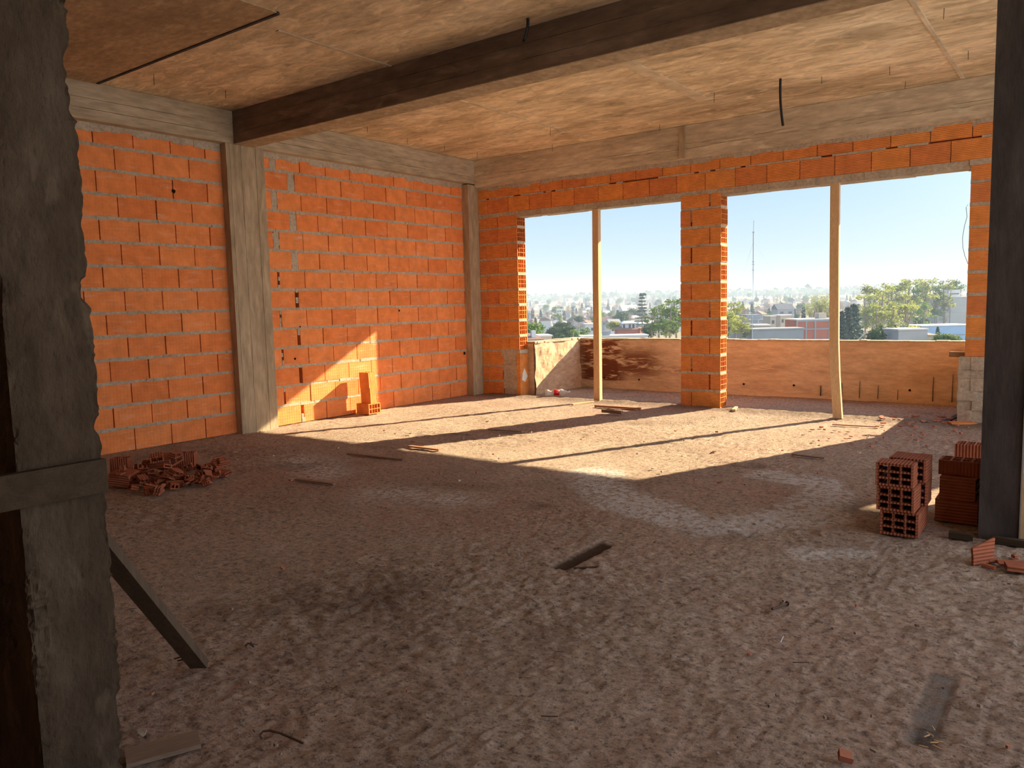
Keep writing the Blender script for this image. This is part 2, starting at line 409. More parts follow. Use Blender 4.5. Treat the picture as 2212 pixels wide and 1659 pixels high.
# ---------------------------------------------------------------- brick walls
C_ = .195
def left_panel(b, y0, y1, jA, jB, wide):
    """bricks of the long wall between y0 and y1; jA / jB one known joint of odd / even rows"""
    for r in range(14):
        z0 = 0.0 if r == 0 else .184+(r-1)*C_+.024
        z1 = .184+r*C_ if r < 13 else 2.665
        j = jA if r % 2 else jB
        ys = []; y = j-.3335*60
        while y < y1+.4: ys.append(y); y += .3335
        for a in ys:
            p, q = max(a+.0045, y0), min(a+.3335-.0045, y1)
            if q-p < .015: continue
            if wide:                                     # thick joint by the column
                w0, w1 = wide[r % 2]
                if r < 8: w0, w1 = w0+.03, w1-.02
                if p < w1 and q > w0:
                    if q > w1+.02 and p < w0-.02: pass
                    if p >= w0 or p > w0-.02: p = w1
                    elif q <= w1+.02: q = w0
                if q-p < .012: continue
            o = U(-.0025, .0025); t = U(-.0015, .0015)
            b.hexa([(-.07, p, z0), (o, p, z0+t), (o+U(-.001, .001), q, z0-t), (-.07, q, z0), (-.07, p, z1), (o, p, z1+t), (o, q, z1-t), (-.07, q, z1)], 0)
        if wide:
            w0, w1 = wide[r % 2]
            if r < 8: w0, w1 = w0+.03, w1-.02
            zz = z0
            while zz < z1-.005:
                h = min(U(.03, .06), z1-zz)
                if r >= 8 or rnd.random() < .4: b.box((-.06, w0+U(-.006, .008), zz), (.001+U(-.006, .004), w1+U(-.008, .006), zz+h), 1)
                zz += h
        if r:
            y = y0
            while y < y1-.001:
                L = min(U(.05, .14), y1-y); w = U(-.004, .003)
                b.box((-.06, y-.004, z0-.0265+U(-.004, .002)), (-.0005+U(-.004, .003), y+L+.004, z0+.002+U(-.002, .004)), 1); y += L
    y = y0
    while y < y1-.001:
        L = min(U(.06, .2), y1-y); b.box((-.07, y, 2.645+U(-.012, .014)), (.004+U(-.003, .003), y+L, 2.72), 1); y += L
    b.box((-.18, y0, 0), (-.065, y1, 2.72), 2)
b = MB()
left_panel(b, -3.235, -.19, -.415, -.545, {1: (-3.115, -3.041), 0: (-2.907, -2.82)})
left_panel(b, -12.1, -3.64, -3.806, -3.972, None)
# small knocked-out holes in the brickwork
def hole(b, y, z, r):
    b.face([(.0035, y+r*math.cos(t)*U(.8, 1.1), z+r*math.sin(t)*U(.8, 1.1)) for t in [k*math.pi/5 for k in range(10)]], 3)
for (u, v, r) in ((637, 775, .013), (375, 413, .018), (1003, 763, .022), (862, 671, .014), (648, 706, .010)):
    d = ray(u, v); t = (.0-CAM[0])/d[0]; p_ = CAM+d*t; hole(b, p_[1], p_[2], r)
m_hole = plain('hole_depth', (.02, .013, .01), 1, 0)
struct(b.build('wall_left', [m_brick, m_mortar, m_back, m_hole]), 'long wall of orange hollow bricks between concrete columns')

# window wall
ZB = .1865
def zj(k): return ZB+k*C_
b = MB()
def mort_row(x0, x1, z, skip=0.0, proud=0.0, th=.0235):
    x = x0
    while x < x1-.001:
        L = min(U(.05, .15), x1-x)
        if rnd.random() >= skip: b.box((x-.004, .0-proud+U(-.003, .004), z-th-.002+U(-.002, .002)), (x+L+.004, .175+U(-.01, .002), z+.002+U(-.001, .003)), 1)
        x += L
def wb(x0, x1, z0, z1, ends=None):
    o = U(-.0025, .0025)
    if ends == 'R':
        n = len(b.v); hollow(b, x1-x0, .178, z1-z0, 4, 3 if z1-z0 > .15 else 2, .009, .006)
        for i in range(n, len(b.v)):
            x, y, z = b.v[i]; b.v[i] = (x+(x0+x1)/2+U(-.0005, .0005), y+.089+o, z+z0)
    else:
        b.box((x0, o, z0), (x1, .178, z1), 0)
# pier beside the corner column
for r in range(11):
    z0 = 0.0 if r == 0 else zj(r-1)+.006; z1 = zj(r)-.019
    if r >= 4 or r == 3:
        js = [.214, .545] if r % 2 else [.40]
        xs = [.098]+js+[.711]
        for i in range(len(xs)-1): wb(xs[i]+.003, xs[i+1]-.003, z0, z1, 'R' if i == len(xs)-2 and r > 3 else ('R' if i == len(xs)-2 else None))
    elif r < 3: wb(.101, .44+U(-.03, .03), z0, z1)
    if r: mort_row(.10, .708, zj(r-1)+.004)
z0 = zj(10)+.004
wb(.101, .40, z0, 2.275); wb(.41, .708, z0, 2.275, 'R'); mort_row(.10, .708, z0)
mort_row(.10, .72, 2.317, 0, 0, .045)
# plaster infill and upright block at its foot
x = 0
zz = 0.0
while zz < .60:
    h = U(.05, .1); b.box((.43+U(-.03, .03), .004+U(-.006, .006), zz), (.668, .17, min(zz+h, .60)), 1); zz += h
b.box((.660, -.004, 0), (.712, .176, .535), 0, .001); b.box((.64, .0, .535), (.715, .176, .575), 1, .006)
b.face([(.7135, .03, .20), (.7135, .10, .17), (.7135, .155, .24), (.7135, .12, .30), (.7135, .09, .345), (.7135, .05, .29)], 3)
# middle pier
for r in range(12):
    z0 = 0.0 if r == 0 else zj(r-1)+.006; z1 = zj(r)-.019 if r < 11 else 2.275
    if r % 2: xs = [2.912, 3.243, 3.366]
    else: xs = [2.912, 3.034, 3.366]
    w = .010 if r % 3 else .005
    wb(xs[0]+U(-.004, .004), xs[1]-w, z0, z1); wb(xs[1]+w, xs[2]+U(-.004, .004), z0, z1, 'R')
    if rnd.random() < .7: b.box((xs[1]-w, .01, z0+U(0, .09)), (xs[1]+w, .17, z1), 1)
    if r: mort_row(2.918, 3.360, zj(r-1)+.004)
mort_row(2.91, 3.37, 2.317, 0, 0, .045)
# end pier, rendered at its foot
for r in range(3, 12):
    z0 = zj(r-1)+.006; z1 = zj(r)-.019 if r < 11 else 2.275
    off = .0 if r % 2 else .165
    x = 5.635
    first = True
    while x < 6.95:
        q = min(x+(.33 if not first or not off else off+.14), 6.95)
        wb(x+.003, q-.003, z0, z1); x = q; first = False
    mort_row(5.64, 6.945, zj(r-1)+.004)
zz = 0
while zz < .60:
    h = U(.06, .13); x = 5.60
    while x < 6.95:
        L = U(.08, .2); b.box((x-U(.0, .012), -.012+U(-.010, .010), zz), (min(x+L, 6.95), .185, min(zz+h, .60)), 1, .003); x += L
    zz += h
mort_row(5.63, 6.95, 2.317, 0, 0, .045)
# courses over the openings
x = .253-.3265*2
while x < 9:
    p, q = max(x+.003, .10), min(x+.3265-.003, 9.0)
    if q-p > .02: wb(p, q, 2.319, 2.500)
    x += .3265
mort_row(.10, 9, 2.514, .34, .002, .016)
x = .415-.3265*2
while x < 9:
    p, q = max(x+.003, .10), min(x+.3265-.003, 9.0)
    if q-p > .02: wb(p, q, 2.516, 2.64)
    x += .3265
x = .10
while x < 9:
    L = U(.07, .25); b.box((x, -.004+U(-.003, .003), 2.615+U(-.015, .012)), (min(x+L, 9), .17, 2.67), 1); x += L
# lintels over the openings
for a, c in ((.66, 2.93), (3.35, 5.66), (6.93, 9.0)):
    x = a
    while x < c:
        L = U(.1, .3); b.box((x, .002+U(-.004, .006), 2.246+U(-.004, .004)), (min(x+L, c), .18, 2.317), 1); x += L
m_flake = plain('white_plaster_flake', (.74, .74, .72), .8)
# beyond the camera's right: last pier
b.box((8.75, 0, 0), (9.0, .18, 2.66), 0)
struct(b.build('wall_back', [m_brick_r, m_mortar, m_back, m_flake]), 'window wall of ribbed orange hollow bricks with open unglazed windows')

# hidden sides of the storey
b = MB(); b.box((-.2, -12.2, 0), (9.0, -12.0, 3.0)); struct(b.build('wall_rear', m_mortar), 'rear wall of the storey behind the camera')
b = MB(); b.box((9.0, -12.2, 0), (9.2, -7.1, 3.0)); struct(b.build('wall_right', m_mortar), 'side wall of the storey beside the camera')
# balcony parapet
def relief_panel(b, o, du, dv, dn, w, h, nu, nv, amp, fu=4.0, fv=4.0, seed=0.0, m=0):
    base = len(b.v); o = np.array(o); du = np.array(du); dv = np.array(dv); dn = np.array(dn)
    us = np.linspace(0, w, nu+1); vs = np.linspace(0, h, nv+1)
    UU, VV = np.meshgrid(us, vs, indexing='ij')
    D = amp*fbm(UU*fu+seed, VV*fv+seed*1.7, 5)
    P = o+UU[..., None]*du+VV[..., None]*dv+D[..., None]*dn
    b.v.extend([tuple(p) for p in P.reshape(-1, 3)])
    for i in range(nu):
        for j in range(nv):
            b.f.append((base+i*(nv+1)+j, base+(i+1)*(nv+1)+j, base+(i+1)*(nv+1)+j+1, base+i*(nv+1)+j+1)); b.m.append(m)
k = Mat('cast_parapet', .9, .15)
v = k.coord((.7, .7, 2.4))
a = k.ramp(k.noise(2.0, 7, .66, v, .5), [(.3, (.54, .41, .285)), (.5, (.68, .545, .395)), (.72, (.78, .65, .49))])
bb = k.ramp(k.noise(14, 5, .65, v), [(.3, .78), (.7, 1.1)])
c = k.mix(1.0, a, bb, 'MULTIPLY')
st = k.math('MULTIPLY', k.attr('stain'), k.ramp(k.noise(3.2, 7, .7, k.coord((1.1, 1.1, 6)), .7), [(.40, 0.0), (.50, 1.0)]))
c = k.mix(st, c, (.16, .055, .03)); k.color(c); k.bump(k.noise(9, 6, .7, v), .5, .015)
m_para2 = k.m
b = MB()
relief_panel(b, (.80, 1.28, -.03), (1, 0, 0), (0, 0, 1), (0, -1, 0), 5.4, .70, 180, 24, .010, 2.2, 3.0, 4)
n0 = len(b.v)
b.box((.62, 1.295, -.1), (9.0, 1.42, .667)); b.box((6.1, 1.28, -.1), (9.0, 1.30, .667))
x = .8
while x < 6.2:                                        # rough pale top arris
    L = U(.06, .25); b.box((x, 1.272+U(-.004, .004), .655), (x+L, 1.42, .672+U(-.003, .005)), 1); x += L
for (xx, hh) in ((4.05, .12), (4.28, .16), (4.47, .19), (4.66, .15), (4.86, .11), (5.2, .26), (5.38, .30)):   # open board joints
    b.hexa([(xx-.001, 1.266, .03), (xx+.003, 1.266, .03), (xx+.003, 1.3, .03), (xx-.001, 1.3, .03), (xx+.002, 1.266, .03+hh*U(.5, 1)), (xx+.0035, 1.266, .03+hh), (xx+.0035, 1.3, .03+hh), (xx+.002, 1.3, .03+hh)], 2)
for (xx, zz) in ((1.2, .13), (1.73, .13), (2.36, .12), (3.15, .13), (3.75, .14), (4.23, .13), (4.98, .14)):   # tie holes
    b.face([(xx+.013*math.cos(t), 1.266, zz+.013*math.sin(t)) for t in [q*math.pi/6 for q in range(12)]], 2)
o = b.build('parapet_wall', [m_para2, m_mortar, m_hole])
me = o.data; at = me.attributes.new('stain', 'FLOAT', 'POINT')
vals = []
for vtx in me.vertices:
    x, z = vtx.co.x, vtx.co.z; s = 0.0
    if vtx.co.y < 1.3:
        s = max(s, 1.15*math.exp(-((x-1.15)/.40)**4)*(1 if .1 < z < .66 else .2))
        s = max(s, .95*math.exp(-((x-1.6)/.45)**4)*math.exp(-((z-.34)/.20)**4))
        s = max(s, .6*math.exp(-((z-.27)/.05)**2)*(1 if 1.3 < x < 2.7 else 0), .55*math.exp(-((x-2.75)/.2)**2)*math.exp(-((z-.47)/.05)**2), .5*math.exp(-((x-3.45)/.2)**2)*math.exp(-((z-.33)/.06)**2))
    vals.append(s)
at.data.foreach_set('value', vals)
struct(o, 'front balcony parapet of tan cast concrete with dark red stains', 'parapet')
b = MB()
relief_panel(b, (.82, -.02+.2, -.03), (0, 1, 0), (0, 0, 1), (1, 0, 0), 1.10, .715, 44, 26, .028, 6.0, 6.0, 9)
b.box((.66, .18, -.1), (.795, 1.42, .668))
y = .18
while y < 1.28:
    L = U(.05, .16); b.box((.67, y, .66), (.825+U(-.008, .008), y+L, .684+U(-.006, .006)), 1); y += L
o = b.build('parapet_wall', [m_para, m_mortar]); struct(o, 'rough side parapet at the left end of the balcony', 'parapet')
b = MB(); b.box((5.64, .185, -.1), (5.76, 1.279, .665)); struct(b.build('parapet_wall', m_para), 'side parapet at the far end of the balcony behind the end pier', 'parapet')

# ---------------------------------------------------------------- concrete columns
def board_column(name, x0, x1, y0, y1, z1, strips, axis, label, mat=m_conc):
    b = MB()
    for s0, s1 in zip(strips[:-1], strips[1:]):
        o = U(-.004, .004)
        if axis == 'y': b.box((x0, s0+.0015, -.05), (x1+o, s1-.0015, z1))
        else: b.box((s0+.0015, y0+o, -.05), (s1-.0015, y1, z1))
    z = 0
    for s in strips[1:-1]:                            # ragged fins along the board joints
        z = 0.0
        while z < z1:
            L = U(.02, .14)
            if rnd.random() < .6:
                w = U(.003, .006)
                if axis == 'y': b.box((x1-.004, s-w/2, z), (x1+U(.002, .006), s+w/2, min(z+L, z1)))
                else: b.box((s-w/2, y0-U(.002, .006), z), (s+w/2, y0+.004, min(z+L, z1)))
            z += L+U(.0, .1)
    return struct(b.build(name, mat), label, 'column')
board_column('concrete_column', -.18, .09, -3.65, -3.235, 2.705, [-3.65, -3.61, -3.49, -3.33, -3.235], 'y', 'grey board-marked concrete column splitting the long brick wall')
board_column('concrete_column', -.18, .098, -.205, .18, 2.69, [-.205, -.12, .0, .18], 'y', 'concrete column in the corner where the brick walls meet')
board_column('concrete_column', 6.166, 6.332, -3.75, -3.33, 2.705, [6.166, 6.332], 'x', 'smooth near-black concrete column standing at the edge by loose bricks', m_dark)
# chipped column beside the camera
b = MB()
def col_face(o, du, w, dn, nu, z0, z1, nz, edge_l, edge_r, seed):
    base = len(b.v); us = np.linspace(0, w, nu+1); zs = np.linspace(z0, z1, nz+1)
    UU, VV = np.meshgrid(us, zs, indexing='ij')
    D = .004*fbm(UU*9+seed, VV*3+seed, 4)
    er = np.exp(-((w-UU)/.018)**2)*edge_r; el = np.exp(-(UU/.02)**2)*edge_l
    chip = np.clip(fbm(UU*0+3+seed, VV*9, 4)*1.5+.1, 0, 1)+.5*np.abs(vnoise(UU*40, VV*50))
    D = D-.018*chip*(er+el)
    hc = np.clip(fbm(UU*5+seed*2, VV*2.1+7, 3)*2.4-.75, 0, 1)
    D = D-.016*hc*np.abs(vnoise(UU*70+3, VV*60))*1.8-.0012*vnoise(UU*140, VV*90)
    sh = -.013*chip*er+.010*chip*el
    P = np.array(o)+(UU+sh)[..., None]*np.array(du)+VV[..., None]*np.array((0, 0, 1))+D[..., None]*np.array(dn)
    b.v.extend([tuple(p) for p in P.reshape(-1, 3)])
    for i in range(nu):
        for j in range(nz):
            b.f.append((base+i*(nz+1)+j, base+(i+1)*(nz+1)+j, base+(i+1)*(nz+1)+j+1, base+i*(nz+1)+j+1)); b.m.append(0)
col_face((4.75, -7.327, 0), (0, 1, 0), .184, (1, 0, 0), 40, -.05, 2.72, 420, .5, 1.0, 2.0)
col_face((4.35, -7.327, 0), (1, 0, 0), .40, (0, -1, 0), 50, -.05, 2.72, 300, .3, .6, 8.0)
b.box((4.35, -7.312, -.05), (4.735, -7.16, 2.72))
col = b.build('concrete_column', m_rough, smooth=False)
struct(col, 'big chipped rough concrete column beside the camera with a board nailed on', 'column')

# ---------------------------------------------------------------- loose things in the room
def on_y(u, v, y): d = ray(u, v); return CAM+d*((y-CAM[1])/d[1])
def place(o, loc, rot=(0, 0, 0)): o.location = loc; o.rotation_euler = rot; return o

# boards on the chipped column
b = MB(); b.box((4.752, -7.75, .757), (4.778, -7.150, .832), 0, .001)
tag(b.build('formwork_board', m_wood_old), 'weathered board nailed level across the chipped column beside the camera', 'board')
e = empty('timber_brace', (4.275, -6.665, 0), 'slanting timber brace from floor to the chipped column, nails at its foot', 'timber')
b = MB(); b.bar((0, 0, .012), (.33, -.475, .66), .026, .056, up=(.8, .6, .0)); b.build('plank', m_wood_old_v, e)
for dz in (.05, .085):
    b = MB(); a = Vector((.33, -.475, .648)); p = Vector((0, 0, .012))+a*dz; b.tube([p+Vector((-.01, 0, 0)), p+Vector((-.045, -.035, .006-dz*.2))], .0022, 6); b.build('nail', m_iron, e)
b = MB(); b.tube([(4.735, -7.14, 1.862), (4.74, -7.125, 1.868), (4.742, -7.112, 1.878), (4.74, -7.103, 1.876), (4.738, -7.106, 1.868), (4.736, -7.12, 1.864)], .0016, 6)
tag(b.build('tie_wire', m_iron), 'small loop of tie wire sticking out of the chipped column', 'wire')

# window props
def swept_post(name, stations, w, d, label):
    b = MB()
    for (x0, y0, z0), (x1, y1, z1) in zip(stations[:-1], stations[1:]):
        b.hexa([(x0, y0, z0), (x0+w, y0, z0), (x0+w, y0+d, z0), (x0, y0+d, z0), (x1, y1, z1), (x1+w, y1, z1), (x1+w, y1+d, z1), (x1, y1+d, z1)])
    return tag(b.build(name, m_wood), label, 'post')
swept_post('timber_post', [(float(on_y(u, v, y)[0]), y, z) for u, v, y, z in ((1283, 867, -.09, 0.0), (1282, 760, -.07, .58), (1280, 600, -.03, 1.44), (1279, 452, .012, 2.244))], .078, .062, 'upright pine post propping the lintel of the opening nearest the corner')
st = []
for v, u, y, z in ((903, 1799, -.188, 0.0), (860, 1796, -.165, .21), (800, 1793.5, -.145, .42), (727, 1791.5, -.12, .72), (560, 1792, -.06, 1.5), (392, 1793.5, .01, 2.246)):
    p = on_y(u, v, y); st.append((float(p[0]), y, z))
swept_post('timber_post', st, .083, .045, 'slightly bent pine post propping the lintel of the opening by the end pier')
for lab, a, c in (('broken shim of wood and tile wedged under the lintel on the middle pier', (3.335, .0, 2.268), (3.50, .12, 2.292)),
                  ('crumbling shim under the lintel at the end pier', (5.545, .01, 2.262), (5.64, .14, 2.300)),
                  ('small chip of shim under the lintel on the left edge of the middle pier', (2.885, .01, 2.262), (2.925, .15, 2.30))):
    b = MB(); b.box(a, c, 0, .006); tag(b.build('lintel_shim', m_wood), lab, 'shim')
b = MB(); b.box((5.50, .12, .585), (5.72, .16, .635), 0, .004)
tag(b.build('wood_offcut', wood_mat('brown_offcut', (.30, .19, .11), (.42, .28, .17), (.8, 9, 9))), 'short wood offcut sticking out beside the end pier above its render', 'wood')
pts = [on_y(u, v, -.012) for u, v in ((2091, 442), (2087, 448), (2089, 468), (2083, 490), (2079, 515), (2080, 535), (2084, 552), (2091, 570))]
b = MB(); b.tube(pts, .0022, 6); tag(b.build('hanging_wire', m_iron), 'thin wire looping off the edge of the end pier', 'wire')

# black conduits and wires in the ceiling
for lab, (x, y), bend, L in (('short black conduit end hanging beside the crossing beam', (3.548, -3.69), (-.030, -.02), .155), ('long black conduit end hanging from the slab near the windows', (4.352, -1.156), (.028, .0), .40)):
    b = MB(); b.tube([(x+bend[0]*t*t*.9-bend[0]*.6*t*(1-t), y+bend[1]*t*t, 3.01-L*t) for t in [q/10 for q in range(11)]], .0105, 10)
    tag(b.build('conduit', m_black), lab, 'conduit')
for i, (x, y) in enumerate([(.658, -4.621), (.674, -4.008), (.553, -2.313), (.446, -1.623), (.49, -1.066), (.502, -.486), (1.905, -.993), (1.425, -.243), (2.821, -.312), (3.75, -1.115), (4.641, -.989), (5.149, -.914), (5.158, -.324), (5.703, -2.072), (5.704, -.935)]):
    b = MB(); L = U(.06, .09); b.tube([(x, y, 3.004), (x+U(-.004, .004), y+U(-.004, .004), 3-L)], .0022, 5)
    tag(b.build('ceiling_nail', m_iron), 'thin nail pointing down out of the slab ceiling', 'nail', 'nails left in the slab ceiling')

# brick stacks by the black column
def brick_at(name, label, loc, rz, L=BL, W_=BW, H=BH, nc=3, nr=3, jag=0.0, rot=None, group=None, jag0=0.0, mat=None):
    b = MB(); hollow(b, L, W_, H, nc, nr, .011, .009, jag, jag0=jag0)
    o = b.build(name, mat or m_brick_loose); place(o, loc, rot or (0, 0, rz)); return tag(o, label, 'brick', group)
G1 = 'hollow bricks stacked in the middle of the floor edge'
R90 = math.pi/2
brick_at('hollow_brick', 'whole hollow brick at the bottom of the small square-holed stack', (5.852, -3.79, .002), R90+.02, .30, .168, .118, group=G1)
brick_at('hollow_brick', 'half brick in the middle of the square-holed stack, holes facing the room', (5.838, -3.86, .122), R90-.02, .17, .166, .118, group=G1, jag=.012)
brick_at('hollow_brick', 'half brick in the middle of the square-holed stack, behind another half', (5.862, -3.69, .122), R90+.03, .155, .166, .118, group=G1, jag=.01)
brick_at('hollow_brick', 'half brick with a jagged top edge, front of the top layer of the stack', (5.829, -3.875, .242), R90+.01, .13, .166, .112, group=G1, jag=.03)
brick_at('hollow_brick', 'half brick at the back of the top layer, pushed aside', (5.86, -3.70, .242), R90-.02, .17, .166, .115, group=G1, jag=.01)
G2 = 'hollow bricks stacked against the black column'
brick_at('hollow_brick', 'plain-sided brick at the bottom of the stack touching the black column', (6.045, -3.44, .002), .02, .19, .22, .115, group=G2)
brick_at('hollow_brick', 'narrower brick in the middle of the stack touching the black column', (6.052, -3.46, .119), -.03, .16, .18, .115, group=G2)
brick_at('hollow_brick', 'brick stub with holes facing up on the stack by the black column', (6.055, -3.50, .310), 0, .075, .20, .135, 4, 3, group=G2, rot=(0, R90, R90))
brick_at('hollow_brick', 'upright brick with holes facing up behind the stack by the black column', (6.07, -3.10, .165), 0, .33, .19, .12, 4, 3, group=G2, rot=(0, R90, R90))
for o in [x for x in COL.objects if x.name.startswith('hollow_brick') and abs(x.rotation_euler[1]-R90) < 1e-4]:   # upright ones: keep them on their support
    zs = [(o.rotation_euler.to_matrix() @ v.co).z for v in o.data.vertices]
    o.location.z = (.236 if o.location.y < -3.3 else .002)-min(zs)
b = MB(); b.box((6.118, -3.315, 0), (6.136, -3.29, .27)); tag(b.build('timber_batten', m_wood), 'thin sunlit batten standing between the brick stack and the black column', 'batten')
b = MB(); b.box((6.338, -3.765, 0), (6.356, -3.735, 1.4)); tag(b.build('timber_batten', m_wood), 'pale batten standing along the outer edge of the black column', 'batten')
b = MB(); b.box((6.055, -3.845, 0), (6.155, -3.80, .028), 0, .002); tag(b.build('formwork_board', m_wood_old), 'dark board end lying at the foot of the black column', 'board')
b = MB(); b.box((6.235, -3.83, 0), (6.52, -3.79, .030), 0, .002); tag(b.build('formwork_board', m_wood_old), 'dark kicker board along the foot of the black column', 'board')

# bricks leaning on the long wall in the sun
e = brick_at('hollow_brick', 'stub of hollow brick lying in the sun against the long wall', (.150, -2.085, .002), .02, .19, .18, .115, 4, 2, group='two bricks in the sun by the long wall', mat=m_brick_r)
b = MB(); hollow(b, .17, .150, .095, 3, 2, .010, .007)
n1 = len(b.v)
hollow(b, .17, .150, .095, 3, 2, .010, .007)
for i in range(n1, len(b.v)): x, y, z = b.v[i]; b.v[i] = (x-.17, y+.012, z+.004)
o = b.build('hollow_brick', m_brick_r); place(o, (.112, -2.08, .34), (.0, R90-.03, R90+.0)); tag(o, 'brick standing on end on a brick stub against the long wall', 'brick', 'two bricks in the sun by the long wall')
bpy.context.view_layer.update()
zs = [(o.rotation_euler.to_matrix() @ v.co) for v in o.data.vertices]
o.location = (.160-(min(z.x for z in zs)+max(z.x for z in zs))/2, -2.09-(min(z.y for z in zs)+max(z.y for z in zs))/2, .119-min(z.z for z in zs))

# broken brick pieces
def shard(b, s, th=.010, n=None):
    n = n or rnd.choice((4, 5, 5, 6)); a0 = U(0, 6)
    ring = [(s*math.cos(a0+2*math.pi*k/n+U(-.3, .3))*U(.7, 1.15), s*.72*math.sin(a0+2*math.pi*k/n+U(-.2, .2))*U(.7, 1.15)) for k in range(n)]
    m0 = len(b.v)
    for z in (0, th):
        for x, y in ring: b.v.append((x+U(-.001, .001), y, z))
    b.f.append(tuple(m0+k for k in range(n))[::-1]); b.m.append(0); b.f.append(tuple(m0+n+k for k in range(n))); b.m.append(0)
    for k in range(n): b.f.append((m0+k, m0+(k+1) % n, m0+n+(k+1) % n, m0+n+k)); b.m.append(0)
def channel(b, L, w, h, webs):
    """a plate with broken webs still standing on it"""
    b.box((-L/2, -w/2, 0), (L/2, w/2, .010), 0, .002)
    for q in range(webs):
        y = -w/2+.005+q*(w-.010)/max(1, webs-1); l0 = U(-L/2, -L/4); l1 = U(L/4, L/2); b.hexa([(l0, y-.004, .009), (l1, y-.004, .009), (l1, y+.004, .009), (l0, y+.004, .009), (l0+.01, y-.004, h*U(.5, 1)), (l1-.01, y-.004, h*U(.5, 1)), (l1-.01, y+.004, h), (l0+.01, y+.004, h)])
def drop(b, name, label, cat, x, y, z, rot, group, mat=None):
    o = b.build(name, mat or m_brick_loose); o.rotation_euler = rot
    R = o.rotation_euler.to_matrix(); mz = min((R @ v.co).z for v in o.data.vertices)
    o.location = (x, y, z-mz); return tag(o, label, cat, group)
GP = 'broken bricks heaped by the long wall'
pile = [('half hollow brick standing in the heap, three cells open upwards', 1.22, -4.93, .0, ('h', .13, .18, .075, 3, 1), (0, R90, 2.3)),
        ('broad flat half brick lying on top of the heap', 1.32, -5.10, .075, ('h', .17, .17, .065, 2, 1), (.10, -.06, .55)),
        ('two-celled brick stub on the left of the heap', 1.16, -5.36, .06, ('h', .10, .13, .07, 2, 1), (0, R90, 2.2)),
        ('ribbed brick corner low on the left of the heap', 1.34, -5.42, .0, ('h', .14, .14, .085, 2, 2), (.1, .15, .6)),
        ('small two-celled brick end in the middle of the heap', 1.40, -5.21, .055, ('h', .08, .09, .05, 2, 1), (.1, .1, -.5)),
        ('brick stub at the right tail of the heap', 1.51, -4.86, .0, ('h', .09, .10, .055, 2, 1), (.2, .05, 1.9)),
        ('rounded brick plate at the front edge of the heap', 1.62, -5.22, .0, ('c', .19, .08, .04, 2), (.25, 0, .75)),
        ('upright pale shard at the front right of the heap', 1.62, -5.02, .0, ('s', .05), (1.2, .3, .6)),
        ('brick plate with two broken webs at the right end of the heap', 1.56, -4.83, .0, ('c', .11, .07, .05, 3), (.5, 0, 1.6)),
        ('flat diamond-shaped brick piece lying right of the heap', 1.66, -4.87, .0, ('h', .085, .085, .03, 1, 1), (.1, 0, .4))]
for lab, x, y, z, spec, rot in pile:
    b = MB()
    if spec[0] == 'h': hollow(b, spec[1], spec[2], spec[3], spec[4], spec[5], .011, .009, .012)
    elif spec[0] == 'c': channel(b, *spec[1:])
    else: shard(b, spec[1])
    drop(b, 'brick_fragment', lab, 'brick', x, y, z, rot, GP)
from mathutils.bvhtree import BVHTree
settled = []
bpy.context.view_layer.update()
def tree_of(o, dz=0.0):
    return BVHTree.FromPolygons([o.matrix_basis @ v.co+Vector((0, 0, dz)) for v in o.data.vertices], [p.vertices for p in o.data.polygons])
def settle(o):
    dz = 0.0
    while dz < .20:
        t = tree_of(o, dz)
        if not any(t.overlap(q) for q in settled): break
        dz += .006
    o.location.z += dz; settled.append(tree_of(o)); return dz
for o in [x for x in COL.objects if x.get('group') == GP]: settle(o)
for i in range(58):
    u = 246+(rnd.random()**1.2)*232; t = (u-246)/232; p = on_z(u, U(1028-8*t, 1084-34*t), 0); x, y = p[0], p[1]; b = MB()
    if i % 3 == 0: channel(b, U(.05, .10), U(.04, .075), U(.022, .04), rnd.choice((2, 3))); lab = 'broken brick plate with webs lying in the heap by the long wall'
    elif i % 3 == 1: shard(b, U(.028, .05), .010); lab = 'thin shard of brick lying in the heap by the long wall'
    else: hollow(b, U(.04, .08), U(.045, .08), U(.03, .042), rnd.choice((1, 2)), 1, .010, .008, .015); lab = 'open-celled brick scrap lying in the heap by the long wall'
    o = drop(b, 'brick_fragment', lab, 'brick', x, y, .001, (U(-.45, .45), U(-.45, .45), U(0, 6.3)), GP)
    best = None
    for tr_ in range(5):                              # keep the lowest of a few resting places
        xx, yy = x+U(-.06, .06), y+U(-.06, .06); o.location.x, o.location.y = xx, yy; z0 = o.location.z; dz = 0.0
        while dz < .2 and any(tree_of(o, dz).overlap(q) for q in settled): dz += .008
        if best is None or dz < best[0]: best = (dz, xx, yy)
    o.location.x, o.location.y = best[1], best[2]; o.location.z += best[0]; settled.append(tree_of(o))

